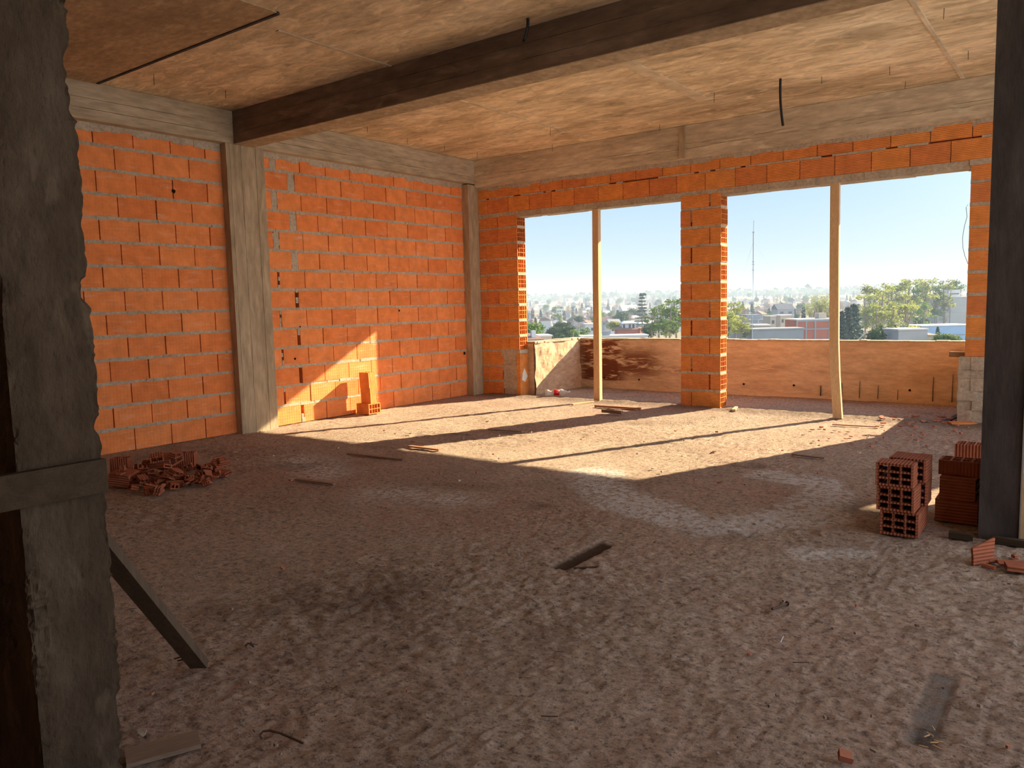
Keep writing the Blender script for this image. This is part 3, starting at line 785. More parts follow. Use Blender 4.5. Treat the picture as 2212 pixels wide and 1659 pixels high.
# pieces at the foot of the black column
GC = 'broken bricks at the foot of the black column'
for lab, (u, v), spec, rot in (('upright ribbed brick shard with a crease at the foot of the black column', (2124, 1218), ('c', .115, .012, .1, 1), (0, 0, .95)),
        ('flat brick piece lying before the upright shard', (2141, 1214), ('s', .045), (.1, .12, .4)),
        ('narrow brick strip lying before the flat piece', (2136, 1227), ('b', .05, .02, .012), (0, 0, -.35)),
        ('long flat brick plate at the frame edge by the black column', (2192, 1222), ('b', .13, .045, .013), (.06, .0, .42)),
        ('thick ribbed brick slab in the corner by the black column', (2215, 1236), ('b', .14, .07, .02), (.05, .05, .25)),
        ('small brick crumb near the foot of the black column', (2192, 1208), ('s', .024), (.2, .2, 1.3))):
    b = MB()
    if spec[0] == 'c':
        b.hexa([(-.06, -.005, 0), (.05, -.005, 0), (.05, .005, 0), (-.06, .005, 0), (-.062, -.005, .045), (.056, -.005, .045), (.056, .006, .045), (-.062, .006, .045)])
        b.hexa([(-.062, -.003, .0465), (.056, -.003, .0465), (.056, .007, .0465), (-.062, .007, .0465), (-.064, -.003, .075), (.058, -.003, .108), (.058, .008, .108), (-.064, .008, .075)])
    elif spec[0] == 's': shard(b, spec[1], .012)
    else: b.box((-spec[1]/2, -spec[2]/2, 0), (spec[1]/2, spec[2]/2, spec[3]), 0, .004)
    p = on_z(u, v, 0); drop(b, 'brick_fragment', lab, 'brick', p[0], p[1], .001, rot, GC)

# crumbs of brick by the end pier and over the floor
m_dust = plain('dusty_mortar', (.30, .23, .185), .95, .1, .2, 30)
m_crumb = brick_mat('terracotta_crumbs', (.42, .15, .09), (.46, .19, .12), (.36, .13, .08), .1, .3)
for i in range(75):
    t = rnd.random()
    u, v = (U(1880, 2108), U(901, 925)) if t < .62 else (U(1740, 2105), U(925, 968))
    b = MB(); shard(b, U(.012, .042)*(1 if v < 930 else .7), U(.006, .012)); p = on_z(u, v, 0)
    drop(b, 'brick_chip', 'reddish brick chip lying on the floor near the end pier', 'brick chip', p[0], p[1], .006, (U(-.15, .15), U(-.15, .15), U(0, 6)), 'brick chips near the end pier', m_crumb)
for i in range(60):
    u, v = U(560, 1880), U(905, 1060)
    b = MB(); shard(b, U(.008, .022), U(.005, .010)); p = on_z(u, v, 0)
    if p[0] < .2: continue
    drop(b, 'brick_chip', 'small chip of brick or mortar scattered on the middle of the floor', 'brick chip', p[0], p[1], .004, (U(-.2, .2), U(-.2, .2), U(0, 6)), 'chips scattered over the middle of the floor', m_crumb if i % 2 else m_mortar)
for i in range(55):
    u, v = U(300, 2190), U(1110, 1640)
    b = MB(); shard(b, U(.004, .013), U(.004, .009)); p = on_z(u, v, 0)
    drop(b, 'floor_crumb', 'small crumb of mortar lying on the rough floor', 'crumb', p[0], p[1], .002, (U(-.3, .3), U(-.3, .3), U(0, 6)), 'mortar crumbs in the nearer half of the floor', m_dust if i % 4 else m_crumb)
b = MB(); b.box((-.11, -.05, 0), (.11, .05, .014), 0, .004); p = on_z(2085, 917, 0)
drop(b, 'brick_fragment', 'orange brick plate lying at the rendered foot of the end pier', 'brick', p[0]-.02, p[1], .004, (.03, 0, .5), None, m_brick_r)

# wood scraps lying about
m_wood_mid = wood_mat('dusty_wood', (.20, .13, .09), (.33, .23, .16), (.8, 9, 9))
def stick(name, label, cat, p0, p1, w, h, mat=m_wood_old, z=.004, group=None):
    a = on_z(*p0, 0); c = on_z(*p1, 0); L = math.hypot(c[0]-a[0], c[1]-a[1]); b = MB()
    b.hexa([(-L/2, -w/2, 0), (L/2, -w*.4, 0), (L/2, w*.4, 0), (-L/2, w/2, 0), (-L/2, -w/2, h), (L/2, -w*.4, h*.9), (L/2, w*.4, h*.9), (-L/2, w/2, h)])
    o = b.build(name, mat); place(o, ((a[0]+c[0])/2, (a[1]+c[1])/2, z), (0, 0, math.atan2(c[1]-a[1], c[0]-a[0]))); return tag(o, label, cat, group)
m_redrod = wood_mat('reddish_wood', (.34, .15, .09), (.46, .25, .15), (.8, 9, 9))
stick('wood_lath', 'reddish pointed lath lying in the sun beside the left-hand pine post', 'wood', (1286, 880), (1384, 886), .04, .025, m_redrod)
stick('wood_block', 'stubby wood block at the edge of the middle pier shadow', 'wood', (1302, 893), (1344, 897), .045, .035, m_wood_mid, .012)
stick('wood_lath', 'pale lath pieces lying at the base of the left-hand pine post', 'wood', (1236, 876), (1288, 868), .035, .016, m_wood)
stick('wood_lath', 'dark lath lying inside the shadow of the middle pier', 'wood', (1056, 930), (1128, 934), .032, .010, m_wood_mid)
stick('wood_lath', 'dark lath lying where the pier shadow meets the shaded floor', 'wood', (884, 966), (950, 974), .04, .012, m_redrod)
stick('wood_lath', 'long broken lath in the shade before the sun patch', 'wood', (752, 982), (872, 995), .032, .010, m_wood_mid)
stick('wood_lath', 'brown batten lying on the floor right of the brick heap', 'wood', (640, 1038), (722, 1048), .032, .010, m_wood_mid)
stick('wood_lath', 'thin reddish lath lying in the sun beside the bent pine post', 'wood', (1798, 919), (1892, 924), .016, .010, m_redrod)
stick('wood_lath', 'dark splinter at the sun patch edge before the brick stacks', 'wood', (1712, 984), (1782, 992), .032, .010, m_wood_mid)
stick('wood_lath', 'grey lath lying on the balcony floor by the end pier', 'wood', (2040, 914), (2072, 897), .05, .01, m_wood_old)
stick('wood_chip', 'pale wood chip standing out in the sun right of the middle pier', 'wood', (1585, 889), (1591, 882), .04, .02, m_wood)
stick('wood_lath', 'short stick lying below the slot in the floor', 'wood', (1240, 1231), (1292, 1228), .012, .006, m_wood_old)
b = MB()
b.hexa([(-.105, -.040, 0), (.075, -.040, 0), (.075, .040, 0), (-.105, .040, 0), (-.105, -.040, .012), (.075, -.040, .012), (.075, .040, .012), (-.105, .040, .012)])
o = b.build('board_offcut', wood_mat('pale_board', (.22, .16, .12), (.30, .22, .17), (1, 8, 8))); place(o, (4.652, -6.985, .004), (.02, 0, 1.15)); tag(o, 'flat board offcut lying at the foot of the chipped column', 'board')
# rebar hook, bolts, wire bits
pts = [on_z(u, v, z) for u, v, z in ((566, 1596, .004), (562, 1588, .012), (568, 1580, .020), (582, 1578, .021), (604, 1583, .018), (630, 1594, .012), (656, 1606, .005))]
b = MB(); b.tube(pts, .0034, 8); tag(b.build('rebar_hook', m_iron), 'bent rusty rebar hook lying on the floor in front of the chipped column', 'rebar')
def bit(name, label, cat, p0, p1, r, mat, head=False):
    a = on_z(*p0, .004); c = on_z(*p1, .004); b = MB(); b.tube([a+np.array((0, 0, r)), c+np.array((0, 0, r))], r, 7)
    if head: d = (c-a)/np.linalg.norm(c-a); b.tube([c+np.array((0, 0, r)), c+d*.004+np.array((0, 0, r))], r*2, 8)
    return tag(b.build(name, mat), label, cat)
bit('steel_bolt', 'rusty bolt lying on the floor left of the black column', 'bolt', (1668, 1318), (1700, 1306), .0045, m_iron, True)
bit('steel_nail', 'rusty nail lying on the floor below the bolt, towards the black column', 'nail', (1777, 1367), (1797, 1359), .002, m_iron, True)
bit('steel_nail', 'long thin nail lying level on the floor left of the board-shaped recess', 'nail', (1712, 1432), (1748, 1432), .0018, m_iron)
bit('steel_nail', 'short bent nail lying on the floor below the long thin nail', 'nail', (1733, 1500), (1759, 1493), .002, m_iron)
bit('wire_bit', 'bright bit of wire catching the light on the floor', 'wire', (1686, 1389), (1692, 1376), .0018, m_steel)
bit('steel_nail', 'nail lying on the floor near the bottom of the view', 'nail', (1169, 1548), (1205, 1549), .0018, m_iron)
p = on_z(543, 1395, 0); b = MB()
for q in range(5):
    a = U(0, 6.3); b.tube([(0, 0, .006), (.012*math.cos(a), .012*math.sin(a), U(.008, .02)), (.022*math.cos(a+.5), .022*math.sin(a+.5), .002)], .0022, 5)
o = b.build('nail_cluster', m_iron); o.location = (p[0], p[1], 0); tag(o, 'little tangle of rusty nails stuck in the floor by the timber brace', 'nail')
p = on_z(1824, 1645, 0); b = MB(); hollow(b, .032, .026, .018, 1, 1, .006, .004, .008); drop(b, 'brick_fragment', 'dark red brick crumb at the very bottom of the view', 'brick', p[0], p[1], .001, (.3, .2, .4), None, m_crumb)
p = on_z(308, 1590, 0); b = MB(); shard(b, .016, .004, 6); drop(b, 'paper_scrap', 'pale crumpled scrap beside the board offcut', 'scrap', p[0], p[1], .003, (.5, .3, .2), None, m_mortar)
for q in range(7):
    p = on_z(U(1995, 2030), U(1560, 1610), 0); b = MB(); b.box((-.011, -.0014, 0), (.011, .0014, .002), 0, .0006)
    drop(b, 'wood_splinter', 'pale splinter in the dirty end of the board-shaped recess', 'splinter', p[0], p[1], -.008, (0, 0, U(0, 3)), 'splinters in the board-shaped recess', m_wood)

# crushed plastic bottle
e = empty('plastic_bottle', (1.175, .145, .012), 'crushed clear plastic bottle with a red label lying on the balcony edge', 'bottle', None, math.atan2(.6, .8))
k = Mat('clear_plastic', .22, .5); k.color((.86, .88, .88)); k.b.inputs['Transmission Weight'].default_value = .55; k.b.inputs['IOR'].default_value = 1.2
k.bump(k.noise(18, 4, .6), .5, .02); m_pet = k.m
k = Mat('red_label', .45, .4); k.color((.80, .02, .02)); m_red = k.m
m_white = plain('white_plastic', (.85, .85, .83), .5, .4, .04)
prof = [(-.150, .018), (-.147, .040), (-.135, .048), (-.11, .046), (-.085, .036), (-.06, .045), (-.03, .046), (0.0, .047), (.03, .048), (.05, .049), (.07, .047), (.09, .038), (.112, .026), (.128, .0155), (.140, .0145)]
def lathe(b, prof, n, crush, m=0):
    base = len(b.v)
    for x, r in prof:
        for q in range(n):
            t = 2*math.pi*q/n; dy, dz = r*math.cos(t), r*math.sin(t)
            b.v.append((x, dy*(1+.06*crush), (dz+r)*(1-.16*crush*max(0, math.sin(t)))*(1-.10*crush*math.sin(x*38+1)**2*max(0, math.sin(t)))))
    for i in range(len(prof)-1):
        for q in range(n): b.f.append((base+i*n+q, base+i*n+(q+1) % n, base+(i+1)*n+(q+1) % n, base+(i+1)*n+q)); b.m.append(m)
    b.f.append(tuple(base+q for q in range(n))[::-1]); b.m.append(m); b.f.append(tuple(base+(len(prof)-1)*n+q for q in range(n))); b.m.append(m)
def up(prof, c): return [(x, r) for x, r in prof]
b = MB(); lathe(b, prof, 20, 1.0)
for i in range(len(b.v)):                              # the neck lifts to the bottle's axis
    x, y, z = b.v[i]
    if x > .07: b.v[i] = (x, y, z+min(1, (x-.07)/.06)*.026)
b.build('body', m_pet, e, smooth=True)
b = MB(); lathe(b, [(-.045, .0465), (-.02, .0475), (.0, .0483), (.022, .049)], 20, 1.0); lb = b.build('label', m_red, e, smooth=True)
b = MB()
for (x0, z0, x1, z1) in ((-.012, .062, -.002, .066), (-.002, .066, .008, .061), (.006, .055, .016, .058), (-.02, .050, -.008, .047), (-.006, .045, .004, .049), (.003, .044, .014, .042)):
    y = -math.sqrt(max(0, .0497**2-(z0-.044)**2))-.0035; b.bar((x0, y, z0), (x1, y, z1), .0015, .004)
b.build('lettering', m_white, lb)
b = MB(); b.tube([(.140, 0, .040), (.158, 0, .040)], .0165, 14); b.build('cap', m_white, e)
# ---------------------------------------------------------------- the town beyond the parapet
def gz(x, y):
    D = math.hypot(x-5, y+8); t = min(1, max(0, (D-450)/2900)); return -17+33*t*t*(3-2*t)*.95
NR, NA = 60, 48
b = MB(); base = 0
rr = [25*(1.09**i) for i in range(NR)]; aa = [math.radians(50+130*j/NA) for j in range(NA+1)]
for r in rr:
    for a in aa:
        x, y = 5+r*math.cos(a), -8+r*math.sin(a); b.v.append((x, y, gz(x, y)+(3*vnoise(np.array([x/300]), np.array([y/300]))[0] if r > 900 else 0)))
for i in range(NR-1):
    for j in range(NA): b.f.append((i*(NA+1)+j, i*(NA+1)+j+1, (i+1)*(NA+1)+j+1, (i+1)*(NA+1)+j)); b.m.append(0)
k = Mat('town_ground', 1.0, 0.0)
k.color(k.ramp(k.noise(.012, 6, .6), [(.35, (.10, .13, .06)), (.5, (.22, .20, .14)), (.62, (.28, .25, .20)), (.75, (.12, .15, .07))])); m_town = k.m
struct(b.build('ground', m_town, smooth=True), 'green and brown ground of the town rising to low hills')

def leaf_mat(name, c0, c1, trans=.35):
    k = Mat(name, .7, .15)
    c = k.ramp(k.n('ShaderNodeNewGeometry').outputs['Random Per Island'], [(0.0, c0), (1.0, c1)])
    oi = k.n('ShaderNodeObjectInfo'); c = k.mix(1.0, c, k.ramp(oi.outputs['Random'], [(0.0, .75), (1.0, 1.2)]), 'MULTIPLY')
    k.color(c)
    t = k.n('ShaderNodeBsdfTranslucent'); k.l(c, t.inputs['Color']); m = k.n('ShaderNodeMixShader'); m.inputs[0].default_value = trans
    out = k.t.nodes['Material Output']; k.l(k.b.outputs[0], m.inputs[1]); k.l(t.outputs[0], m.inputs[2]); k.l(m.outputs[0], out.inputs['Surface'])
    return k.m
m_leaf_d = leaf_mat('dark_leaves', (.030, .060, .022), (.07, .12, .035), .2)
m_leaf_m = leaf_mat('mid_leaves', (.07, .13, .03), (.15, .23, .05), .4)
m_leaf_y = leaf_mat('olive_leaves', (.17, .22, .05), (.36, .38, .09), .5)
m_leaf_b = leaf_mat('bare_twigs', (.17, .13, .10), (.30, .24, .19), .1)
m_leaf_n = leaf_mat('needle_leaves', (.022, .045, .030), (.05, .085, .05), .1)
m_bark = plain('bark', (.24, .19, .14), .9)
def leafy(b, blobs, n, size, m=1):
    """leaf clumps: n small tilted quads inside a list of ellipsoids (x, y, z, rx, ry, rz)"""
    tot = sum(q[3]*q[4]*q[5] for q in blobs)
    for x, y, z, rx, ry, rz in blobs:
        for i in range(max(6, int(n*rx*ry*rz/tot))):
            t = U(0, 2*math.pi); c = U(-1, 1); s_ = math.sqrt(1-c*c); r = rnd.random()**.4
            p = Vector((x+rx*r*s_*math.cos(t), y+ry*r*s_*math.sin(t), z+rz*r*c))
            u_ = Vector((U(-1, 1), U(-1, 1), U(-.6, .6))).normalized(); w_ = u_.cross(Vector((U(-1, 1), U(-1, 1), U(-1, 1)))).normalized(); q = size*U(.6, 1.3)
            b.face([p-u_*q-w_*q*.6, p+u_*q-w_*q*.5, p+u_*q*.8+w_*q*.6, p-u_*q*.9+w_*q*.5], m)
def trunk(b, h, r, lean=.3, forks=()):
    b.tube([(0, 0, -1), (lean*.3, 0, h*.4), (lean, lean*.4, h)], [r, r*.8, r*.45], 7, 0)
    for (x, y, z) in forks: b.tube([(lean*.4, 0, h*.45), (x*.6, y*.6, z*.75), (x, y, z)], [r*.5, r*.35, r*.15], 5, 0)
def proto(kind):
    """tree of about ten metres; returns trunk and crown builders"""
    t, c = MB(), MB()
    if kind == 'round':
        bl = [(U(-2.2, 2.2), U(-2.2, 2.2), U(4.6, 8.3), U(1.5, 2.4), U(1.5, 2.4), U(1.2, 1.9)) for i in range(9)]+[(0, 0, 6.3, 3.0, 3.0, 2.8)]
        trunk(t, 6, .28); leafy(c, bl, 1500, .30, 0)
    elif kind == 'airy':
        bl = []; fk = []
        for i in range(17):
            a = U(0, 6.3); z = U(3.0, 9.6); r = U(.3, 2.0)*(1.1-abs(z-6.2)/7); x, y = r*math.cos(a), r*math.sin(a)
            bl.append((x, y, z, U(.6, 1.15), U(.6, 1.15), U(.4, .75))); fk.append((x, y, z))
        trunk(t, 8.6, .20, .4, fk[:10]); leafy(c, bl, 1150, .15, 0)
    elif kind == 'bare':
        fk = [(U(-2.6, 2.6), U(-2.6, 2.6), U(5, 9.5)) for i in range(14)]
        trunk(t, 7, .2, .2, fk); leafy(c, [(x*.85, y*.85, z*.95, 1.3, 1.3, 1.2) for x, y, z in fk], 900, .13, 0)
    elif kind == 'conifer':
        trunk(t, 9.6, .22, 0)
        for i in range(12): z = 1.2+i*.72; w = 2.1*(1-i/13.0)+.15; leafy(c, [(w*.5*math.cos(a), w*.5*math.sin(a), z-.1, w*.62, w*.62, .34) for a in (0, 1.57, 3.14, 4.71)], 130, .22, 0)
    elif kind == 'tiered':
        trunk(t, 9.8, .16, 0)
        for i in range(11):
            z = 1.2+i*.74+U(-.1, .1); w = 2.0*(1-(i/11.5)**1.15)+.25
            for q in range(7):
                a = q*.9+i*.4; leafy(c, [(w*.55*math.cos(a), w*.55*math.sin(a), z+.12, w*.42, .20+.3*abs(math.sin(a)), .14)], 16, .17, 0)
        leafy(c, [(0, 0, 9.5, .95, .95, .38)], 120, .16, 0)
    elif kind == 'column':
        trunk(t, 8, .2, 0); leafy(c, [(0, 0, 5.0, 1.15, 1.15, 4.7), (0, 0, 2.6, 1.2, 1.2, 2.2)], 1000, .22, 0)
    elif kind == 'palm':
        t.tube([(0, 0, -1), (.2, 0, 4), (.3, 0, 8)], [.25, .2, .18], 7, 0)
        for q in range(16):
            a = q*.39+U(-.1, .1); up_ = U(.1, 1.3); p0 = Vector((.3, 0, 8)); L = 2.6
            pts = [p0+Vector((math.cos(a)*L*s_, math.sin(a)*L*s_, up_*s_*1.3-1.9*s_*s_)) for s_ in (0, .35, .7, 1)]
            sd = Vector((-math.sin(a), math.cos(a), 0))
            for p, q2, w0, w1 in zip(pts[:-1], pts[1:], (.12, .32, .25), (.32, .25, .03)): c.face([p-sd*w0, p+sd*w0, q2+sd*w1-Vector((0, 0, .15)), q2-sd*w1-Vector((0, 0, .15))], 0)
    return t, c
PM = {}
def tree_mesh(kind, leaf, var=0):
    """one mesh (trunk and crown) for a far tree; cached"""
    key = (kind, leaf.name, var)
    if key not in PM:
        t, c = proto(kind); n = len(t.v); t.v += c.v; t.f += [tuple(i+n for i in f) for f in c.f]; t.m += [1]*len(c.f)
        o = t.build('far_tree', [m_bark, leaf]); PM[key] = o.data; bpy.data.objects.remove(o)
    return PM[key]
def big_tree(name, kind, leaf, u, vtop, D, h, label, group=None, wide=1.0, cat='tree'):
    """a nearer tree with its own trunk and crown; its top stands at the height given by (u, vtop) at depth D"""
    p = far_point(u, vtop, D); e = empty(name, (p[0], p[1], p[2]-h), label, cat, group, U(0, 6)); s_ = h/10.0
    t, c = proto(kind); a = t.build('trunk', m_bark, e); q = c.build('crown', leaf, e)
    for o in (a, q): o.scale = (s_*wide, s_*wide, s_)
    return e
# grove of tall gum trees at the right of the far opening
GG = 'tall airy gum trees behind the pale tower block'
for (u, vt, D, h, w, lf) in ((1872, 626, 330, 22, 1.0, m_leaf_y), (1886, 612, 360, 25, 1.1, m_leaf_y), (1905, 618, 330, 24, 1.1, m_leaf_y), (1922, 612, 350, 24, 1.2, m_leaf_y), (1940, 606, 380, 26, 1.1, m_leaf_y), (1958, 604, 350, 26, 1.25, m_leaf_y),
                             (1978, 604, 400, 27, 1.15, m_leaf_m), (2000, 600, 390, 27, 1.2, m_leaf_y), (2022, 602, 420, 27, 1.15, m_leaf_m), (2044, 602, 420, 27, 1.15, m_leaf_y), (2060, 605, 440, 27, 1.1, m_leaf_m), (1930, 650, 300, 16, 1.5, m_leaf_y), (1962, 652, 290, 16, 1.4, m_leaf_y), (1993, 655, 330, 17, 1.4, m_leaf_m), (1896, 655, 290, 16, 1.3, m_leaf_y)):
    big_tree('gum_tree', 'airy', lf, u, vt, D, h, 'airy sunlit gum tree in the tall grove by the pale tower block', GG, w)
for (u, vt, D, h, w) in ((1408, 672, 255, 10, 1.3), (1424, 655, 260, 14, 1.3), (1446, 646, 250, 15, 1.3), (1462, 632, 255, 18, 1.2), (1438, 680, 235, 9, 1.6)):
    big_tree('willow_tree', 'airy', m_leaf_m, u, vt, D, h, 'loose green tree left of the middle brick pier', 'loose green trees left of the middle brick pier', w)
for (u, vt, D, h, w) in ((1590, 645, 250, 15, 1.1), (1576, 668, 235, 11, 1.4), (1600, 682, 225, 8, 1.6), (1612, 700, 205, 5, 1.6)):
    big_tree('willow_tree', 'airy', m_leaf_y, u, vt, D, h, 'yellow-green tree right of the middle brick pier', 'yellow-green trees right of the middle brick pier', w)
for (u, vt, D, h, w) in ((1820, 666, 260, 16, .9), (1832, 657, 265, 18, 1.0), (1846, 650, 270, 20, 1.1)):
    big_tree('fir_tree', 'conifer', m_leaf_n, u, vt, D, h, 'dark fir in the row right of the bent pine post', 'dark firs right of the bent pine post', w)
big_tree('norfolk_pine', 'tiered', m_leaf_n, 1387, 632, 430, 24, 'tall tiered pine with a flat top in the first opening', None, 1.15)
big_tree('cypress_tree', 'column', m_leaf_n, 1736, 660, 300, 9, 'dark narrow cypress above the grey and red building', None, .85)
for u, vt in ((1770, 632), (1788, 638), (1758, 640)): big_tree('poplar_tree', 'bare', m_leaf_y, u, vt, 330, 15, 'pale half-bare poplar left of the bent pine post', 'half-bare poplars left of the bent pine post', .9)
big_tree('round_tree', 'round', m_leaf_d, 1912, 697, 205, 9, 'dark glossy round tree close behind the parapet', None, 1.15)
big_tree('round_tree', 'round', m_leaf_d, 1890, 706, 200, 7, 'dark round tree left of the glossy one behind the parapet', None, 1.0)
big_tree('round_tree', 'round', m_leaf_d, 1992, 684, 340, 8, 'dark spreading tree before the pale tower block', None, 1.5)
big_tree('cypress_tree', 'conifer', m_leaf_n, 2026, 704, 230, 5, 'small dark cone-shaped tree before the blue shed', None, 1.1)
for u, vt in ((2036, 716), (2052, 718), (2064, 722)): big_tree('round_tree', 'round', m_leaf_m, u, vt, 190, 5, 'low green bush in front of the blue shed', 'low green bushes before the blue shed', 1.2)
for u, vt, D in ((1196, 703, 300), (1214, 693, 320), (1226, 702, 290), (1252, 706, 280), (1208, 714, 250)): big_tree('round_tree', 'round', m_leaf_m if u > 1240 else m_leaf_d, u, vt, D, 8, 'bushy green tree low in the first opening', 'bushy green trees low in the first opening', 1.3)
big_tree('palm_tree', 'palm', m_leaf_m, 1236, 704, 265, 7, 'palm standing among bushes low in the first opening', None, 1.3)
big_tree('round_tree', 'round', m_leaf_d, 1250, 680, 480, 7, 'dark round tree in the middle of the first opening', None, 1.5)
big_tree('round_tree', 'round', m_leaf_m, 1144, 685, 220, 12, 'bright green tree at the left edge of the first opening', None, .9)
big_tree('round_tree', 'round', m_leaf_y, 1330, 692, 330, 7, 'yellow-green round tree behind the red house', None, 1.4)
big_tree('round_tree', 'round', m_leaf_d, 1402, 698, 290, 8, 'dark tree right of the red house', None, 1.2)

# buildings: each with walls, roof and windows of its own
m_wl = [plain('pale_wall', (.33, .33, .34), .9, .1, .06, .3), plain('white_wall', (.47, .48, .50), .9, .1, .05, .3), plain('cream_wall', (.40, .35, .29), .9, .1, .06, .3), plain('brick_wall_far', (.34, .125, .085), .9, .1, .08, .3), plain('grey_wall', (.24, .255, .28), .9, .1, .06, .3)]
m_rf = [plain('pale_roof', (.52, .51, .49), .8, .2, .06, .3), plain('tile_roof', (.20, .125, .105), .85, .15, .1, .3), plain('grey_roof', (.26, .27, .29), .7, .3, .06, .3), plain('dark_roof', (.10, .11, .13), .8, .2, .1, .3)]
m_win = plain('far_window', (.06, .07, .09), .2, .5)
m_blue = plain('blue_sheet', (.22, .36, .55), .6, .3, .05, .3)
m_cream = m_wl[2]; m_yellow = plain('yellow_sheet', (.85, .62, .02), .6)
FWD = np.array([RC[2][0], RC[2][1], 0]); FWD = FWD/np.linalg.norm(FWD); YAW = math.atan2(FWD[1], FWD[0])-math.pi/2
def building(name, label, cat, u0, u1, vt, D, depth, wall, roof, turn=0.0, kind='flat', group=None, h=None, wins=0, rows=1):
    """front face spans u0..u1 at depth D with its eaves at vt"""
    uc = (u0+u1)/2; p = far_point(uc, vt, D); w = (u1-u0)*D/FPX; g = gz(p[0], p[1]); h = h or max(2.5, p[2]-g)
    e = empty(name, (p[0], p[1], p[2]-h), label, cat, group, YAW+turn)
    b = MB(); b.box((-w/2, 0, 0), (w/2, depth, h)); b.build('walls', wall, e)
    b = MB()
    if kind == 'flat': b.box((-w/2-.2, -.2, h), (w/2+.2, depth+.2, h+.35))
    elif kind == 'gable': b.hexa([(-w/2-.3, -.3, h), (w/2+.3, -.3, h), (w/2+.3, depth+.3, h), (-w/2-.3, depth+.3, h), (-w/2-.3, depth/2-.1, h+depth*.28), (w/2+.3, depth/2-.1, h+depth*.28), (w/2+.3, depth/2+.1, h+depth*.28), (-w/2-.3, depth/2+.1, h+depth*.28)])
    else: b.hexa([(-w/2-.4, -.4, h), (w/2+.4, -.4, h), (w/2+.4, depth+.4, h), (-w/2-.4, depth+.4, h), (-w*.12, depth*.4, h+w*.22), (w*.12, depth*.4, h+w*.22), (w*.12, depth*.6, h+w*.22), (-w*.12, depth*.6, h+w*.22)])
    b.build('roof', roof, e)
    for r in range(rows):
        for q in range(wins):
            x = -w/2+w*(q+.5)/wins; z = h-2.0-r*3.0
            if z < .5: continue
            b = MB(); b.box((x-w/wins*.22, -.06, z-.7), (x+w/wins*.22, .05, z+.6)); b.build('window', m_win, e)
    return e, w, h
# pale tower block and its neighbours
e, w, h = building('tower_block', 'pale bluish tower block at the right end of the far opening', 'building', 2026, 2120, 642, 430, 14, m_wl[0], m_rf[0])
b = MB(); b.box((-w*.5+6.6, -.05, 0), (-w*.5+7.0, .1, h-2.5)); b.build('recess', m_win, e)
for z in (h-4.5, h-8.5): b_ = MB(); b_.box((-w/2, -.04, z), (w/2, .05, z+.12)); b_.build('floor_line', m_wl[4], e)
b = MB(); b.box((-w*.5+7.5, 3, h+.35), (-w*.5+13.8, 10, h+4.2)); pent = b.build('penthouse', m_wl[1], e)
b = MB(); b.box((-w*.5+8, 2.9, h+1.6), (-w*.5+13.2, 3.05, h+2.3)); b.build('window', m_win, pent)
e, w, h = building('shed', 'long blue metal shed before the pale tower block', 'building', 1990, 2110, 704, 300, 16, m_blue, m_rf[0])
b = MB(); b.box((-w/2, -.1, h-3.6), (w/2, .06, h-3.2)); b.build('stripe', m_wl[4], e)
e, w, h = building('house', 'pinkish grey house side wall right above the parapet', 'building', 1941, 2004, 713, 195, 8, m_wl[0], m_rf[0])
b = MB(); b.box((w/2, .5, 0), (w/2+3.4, 6, h-1.3)); b.build('annex', m_wl[2], e)
b = MB(); b.hexa([(w/2, .2, h-1.3), (w/2+3.8, .2, h-1.9), (w/2+3.8, 6.4, h-1.9), (w/2, 6.4, h-1.3), (w/2, 3, h-.5), (w/2+3.4, 3, h-1.3), (w/2+3.4, 3.4, h-1.3), (w/2, 3.4, h-.5)]); b.build('annex_roof', m_rf[1], e)
e, w, h = building('brick_building', 'unfinished building of red brick panels in a grey concrete frame', 'building', 1722, 1806, 691, 225, 10, m_wl[3], m_rf[0], h=12)
for x in (-w/2, -w/2+2.6, -w/2+5.2, w/2-1.9, w/2):
    b = MB(); b.box((x-.22, -.12, 0), (x+.22, .1, h)); b.build('frame_post', m_wl[4], e)
for z in (h-.25, h-2.6, h-5.6): b = MB(); b.box((-w/2, -.10, z-.2), (w/2, .1, z+.2)); b.build('frame_beam', m_wl[4], e)
b = MB(); b.box((w/2-4.2, 2, h+.3), (w/2-2.0, 5, h+1.9)); b.build('tank_room', m_wl[2], e)
building('grey_building', 'low windowless grey rendered building before the red brick panels', 'building', 1624, 1736, 712, 205, 7, m_wl[4], m_rf[2], h=8)
e, w, h = building('shed', 'long grey-roofed shed left of the tall pole', 'building', 1606, 1664, 692, 330, 16, m_wl[4], m_rf[2], .1)
b = MB(); b.box((-w/2+2, 2, h+.35), (-w/2+9, 10, h+2.4)); b.build('upper_storey', m_wl[4], e)
building('house', 'pink house front with two white windows behind the grey building', 'building', 1630, 1663, 704, 225, 8, m_wl[2], m_rf[0], -.15, wins=3)
building('house', 'cream house with stepped roofs beside the tall pole', 'building', 1664, 1676, 684, 300, 9, m_wl[2], m_rf[0], wins=1, rows=2)
building('house', 'long cream house behind the tall pole', 'building', 1686, 1714, 682, 310, 9, m_wl[2], m_rf[0], wins=3)
building('house', 'dark blue-roofed house behind the tall pole', 'building', 1680, 1716, 668, 480, 12, m_wl[4], m_rf[3], 0, 'gable', wins=2)
building('shed', 'white-roofed shed above the yellow-green trees', 'building', 1570, 1588, 672, 480, 14, m_wl[1], m_rf[0])
e = empty('parked_truck', tuple(far_point(1972, 712, 215)-np.array((0, 0, 1.6))), 'bright yellow awning roof beyond the parapet near the pinkish house', 'awning')
b = MB(); b.box((-1.4, -.8, 1.3), (1.4, .8, 1.6), 0, .1); b.build('roof', m_yellow, e); b = MB(); b.box((-1.2, -.7, -3.0), (1.2, .7, 1.3)); b.build('body', m_wl[0], e); e.name = 'yellow_awning'; e.rotation_euler[2] = YAW
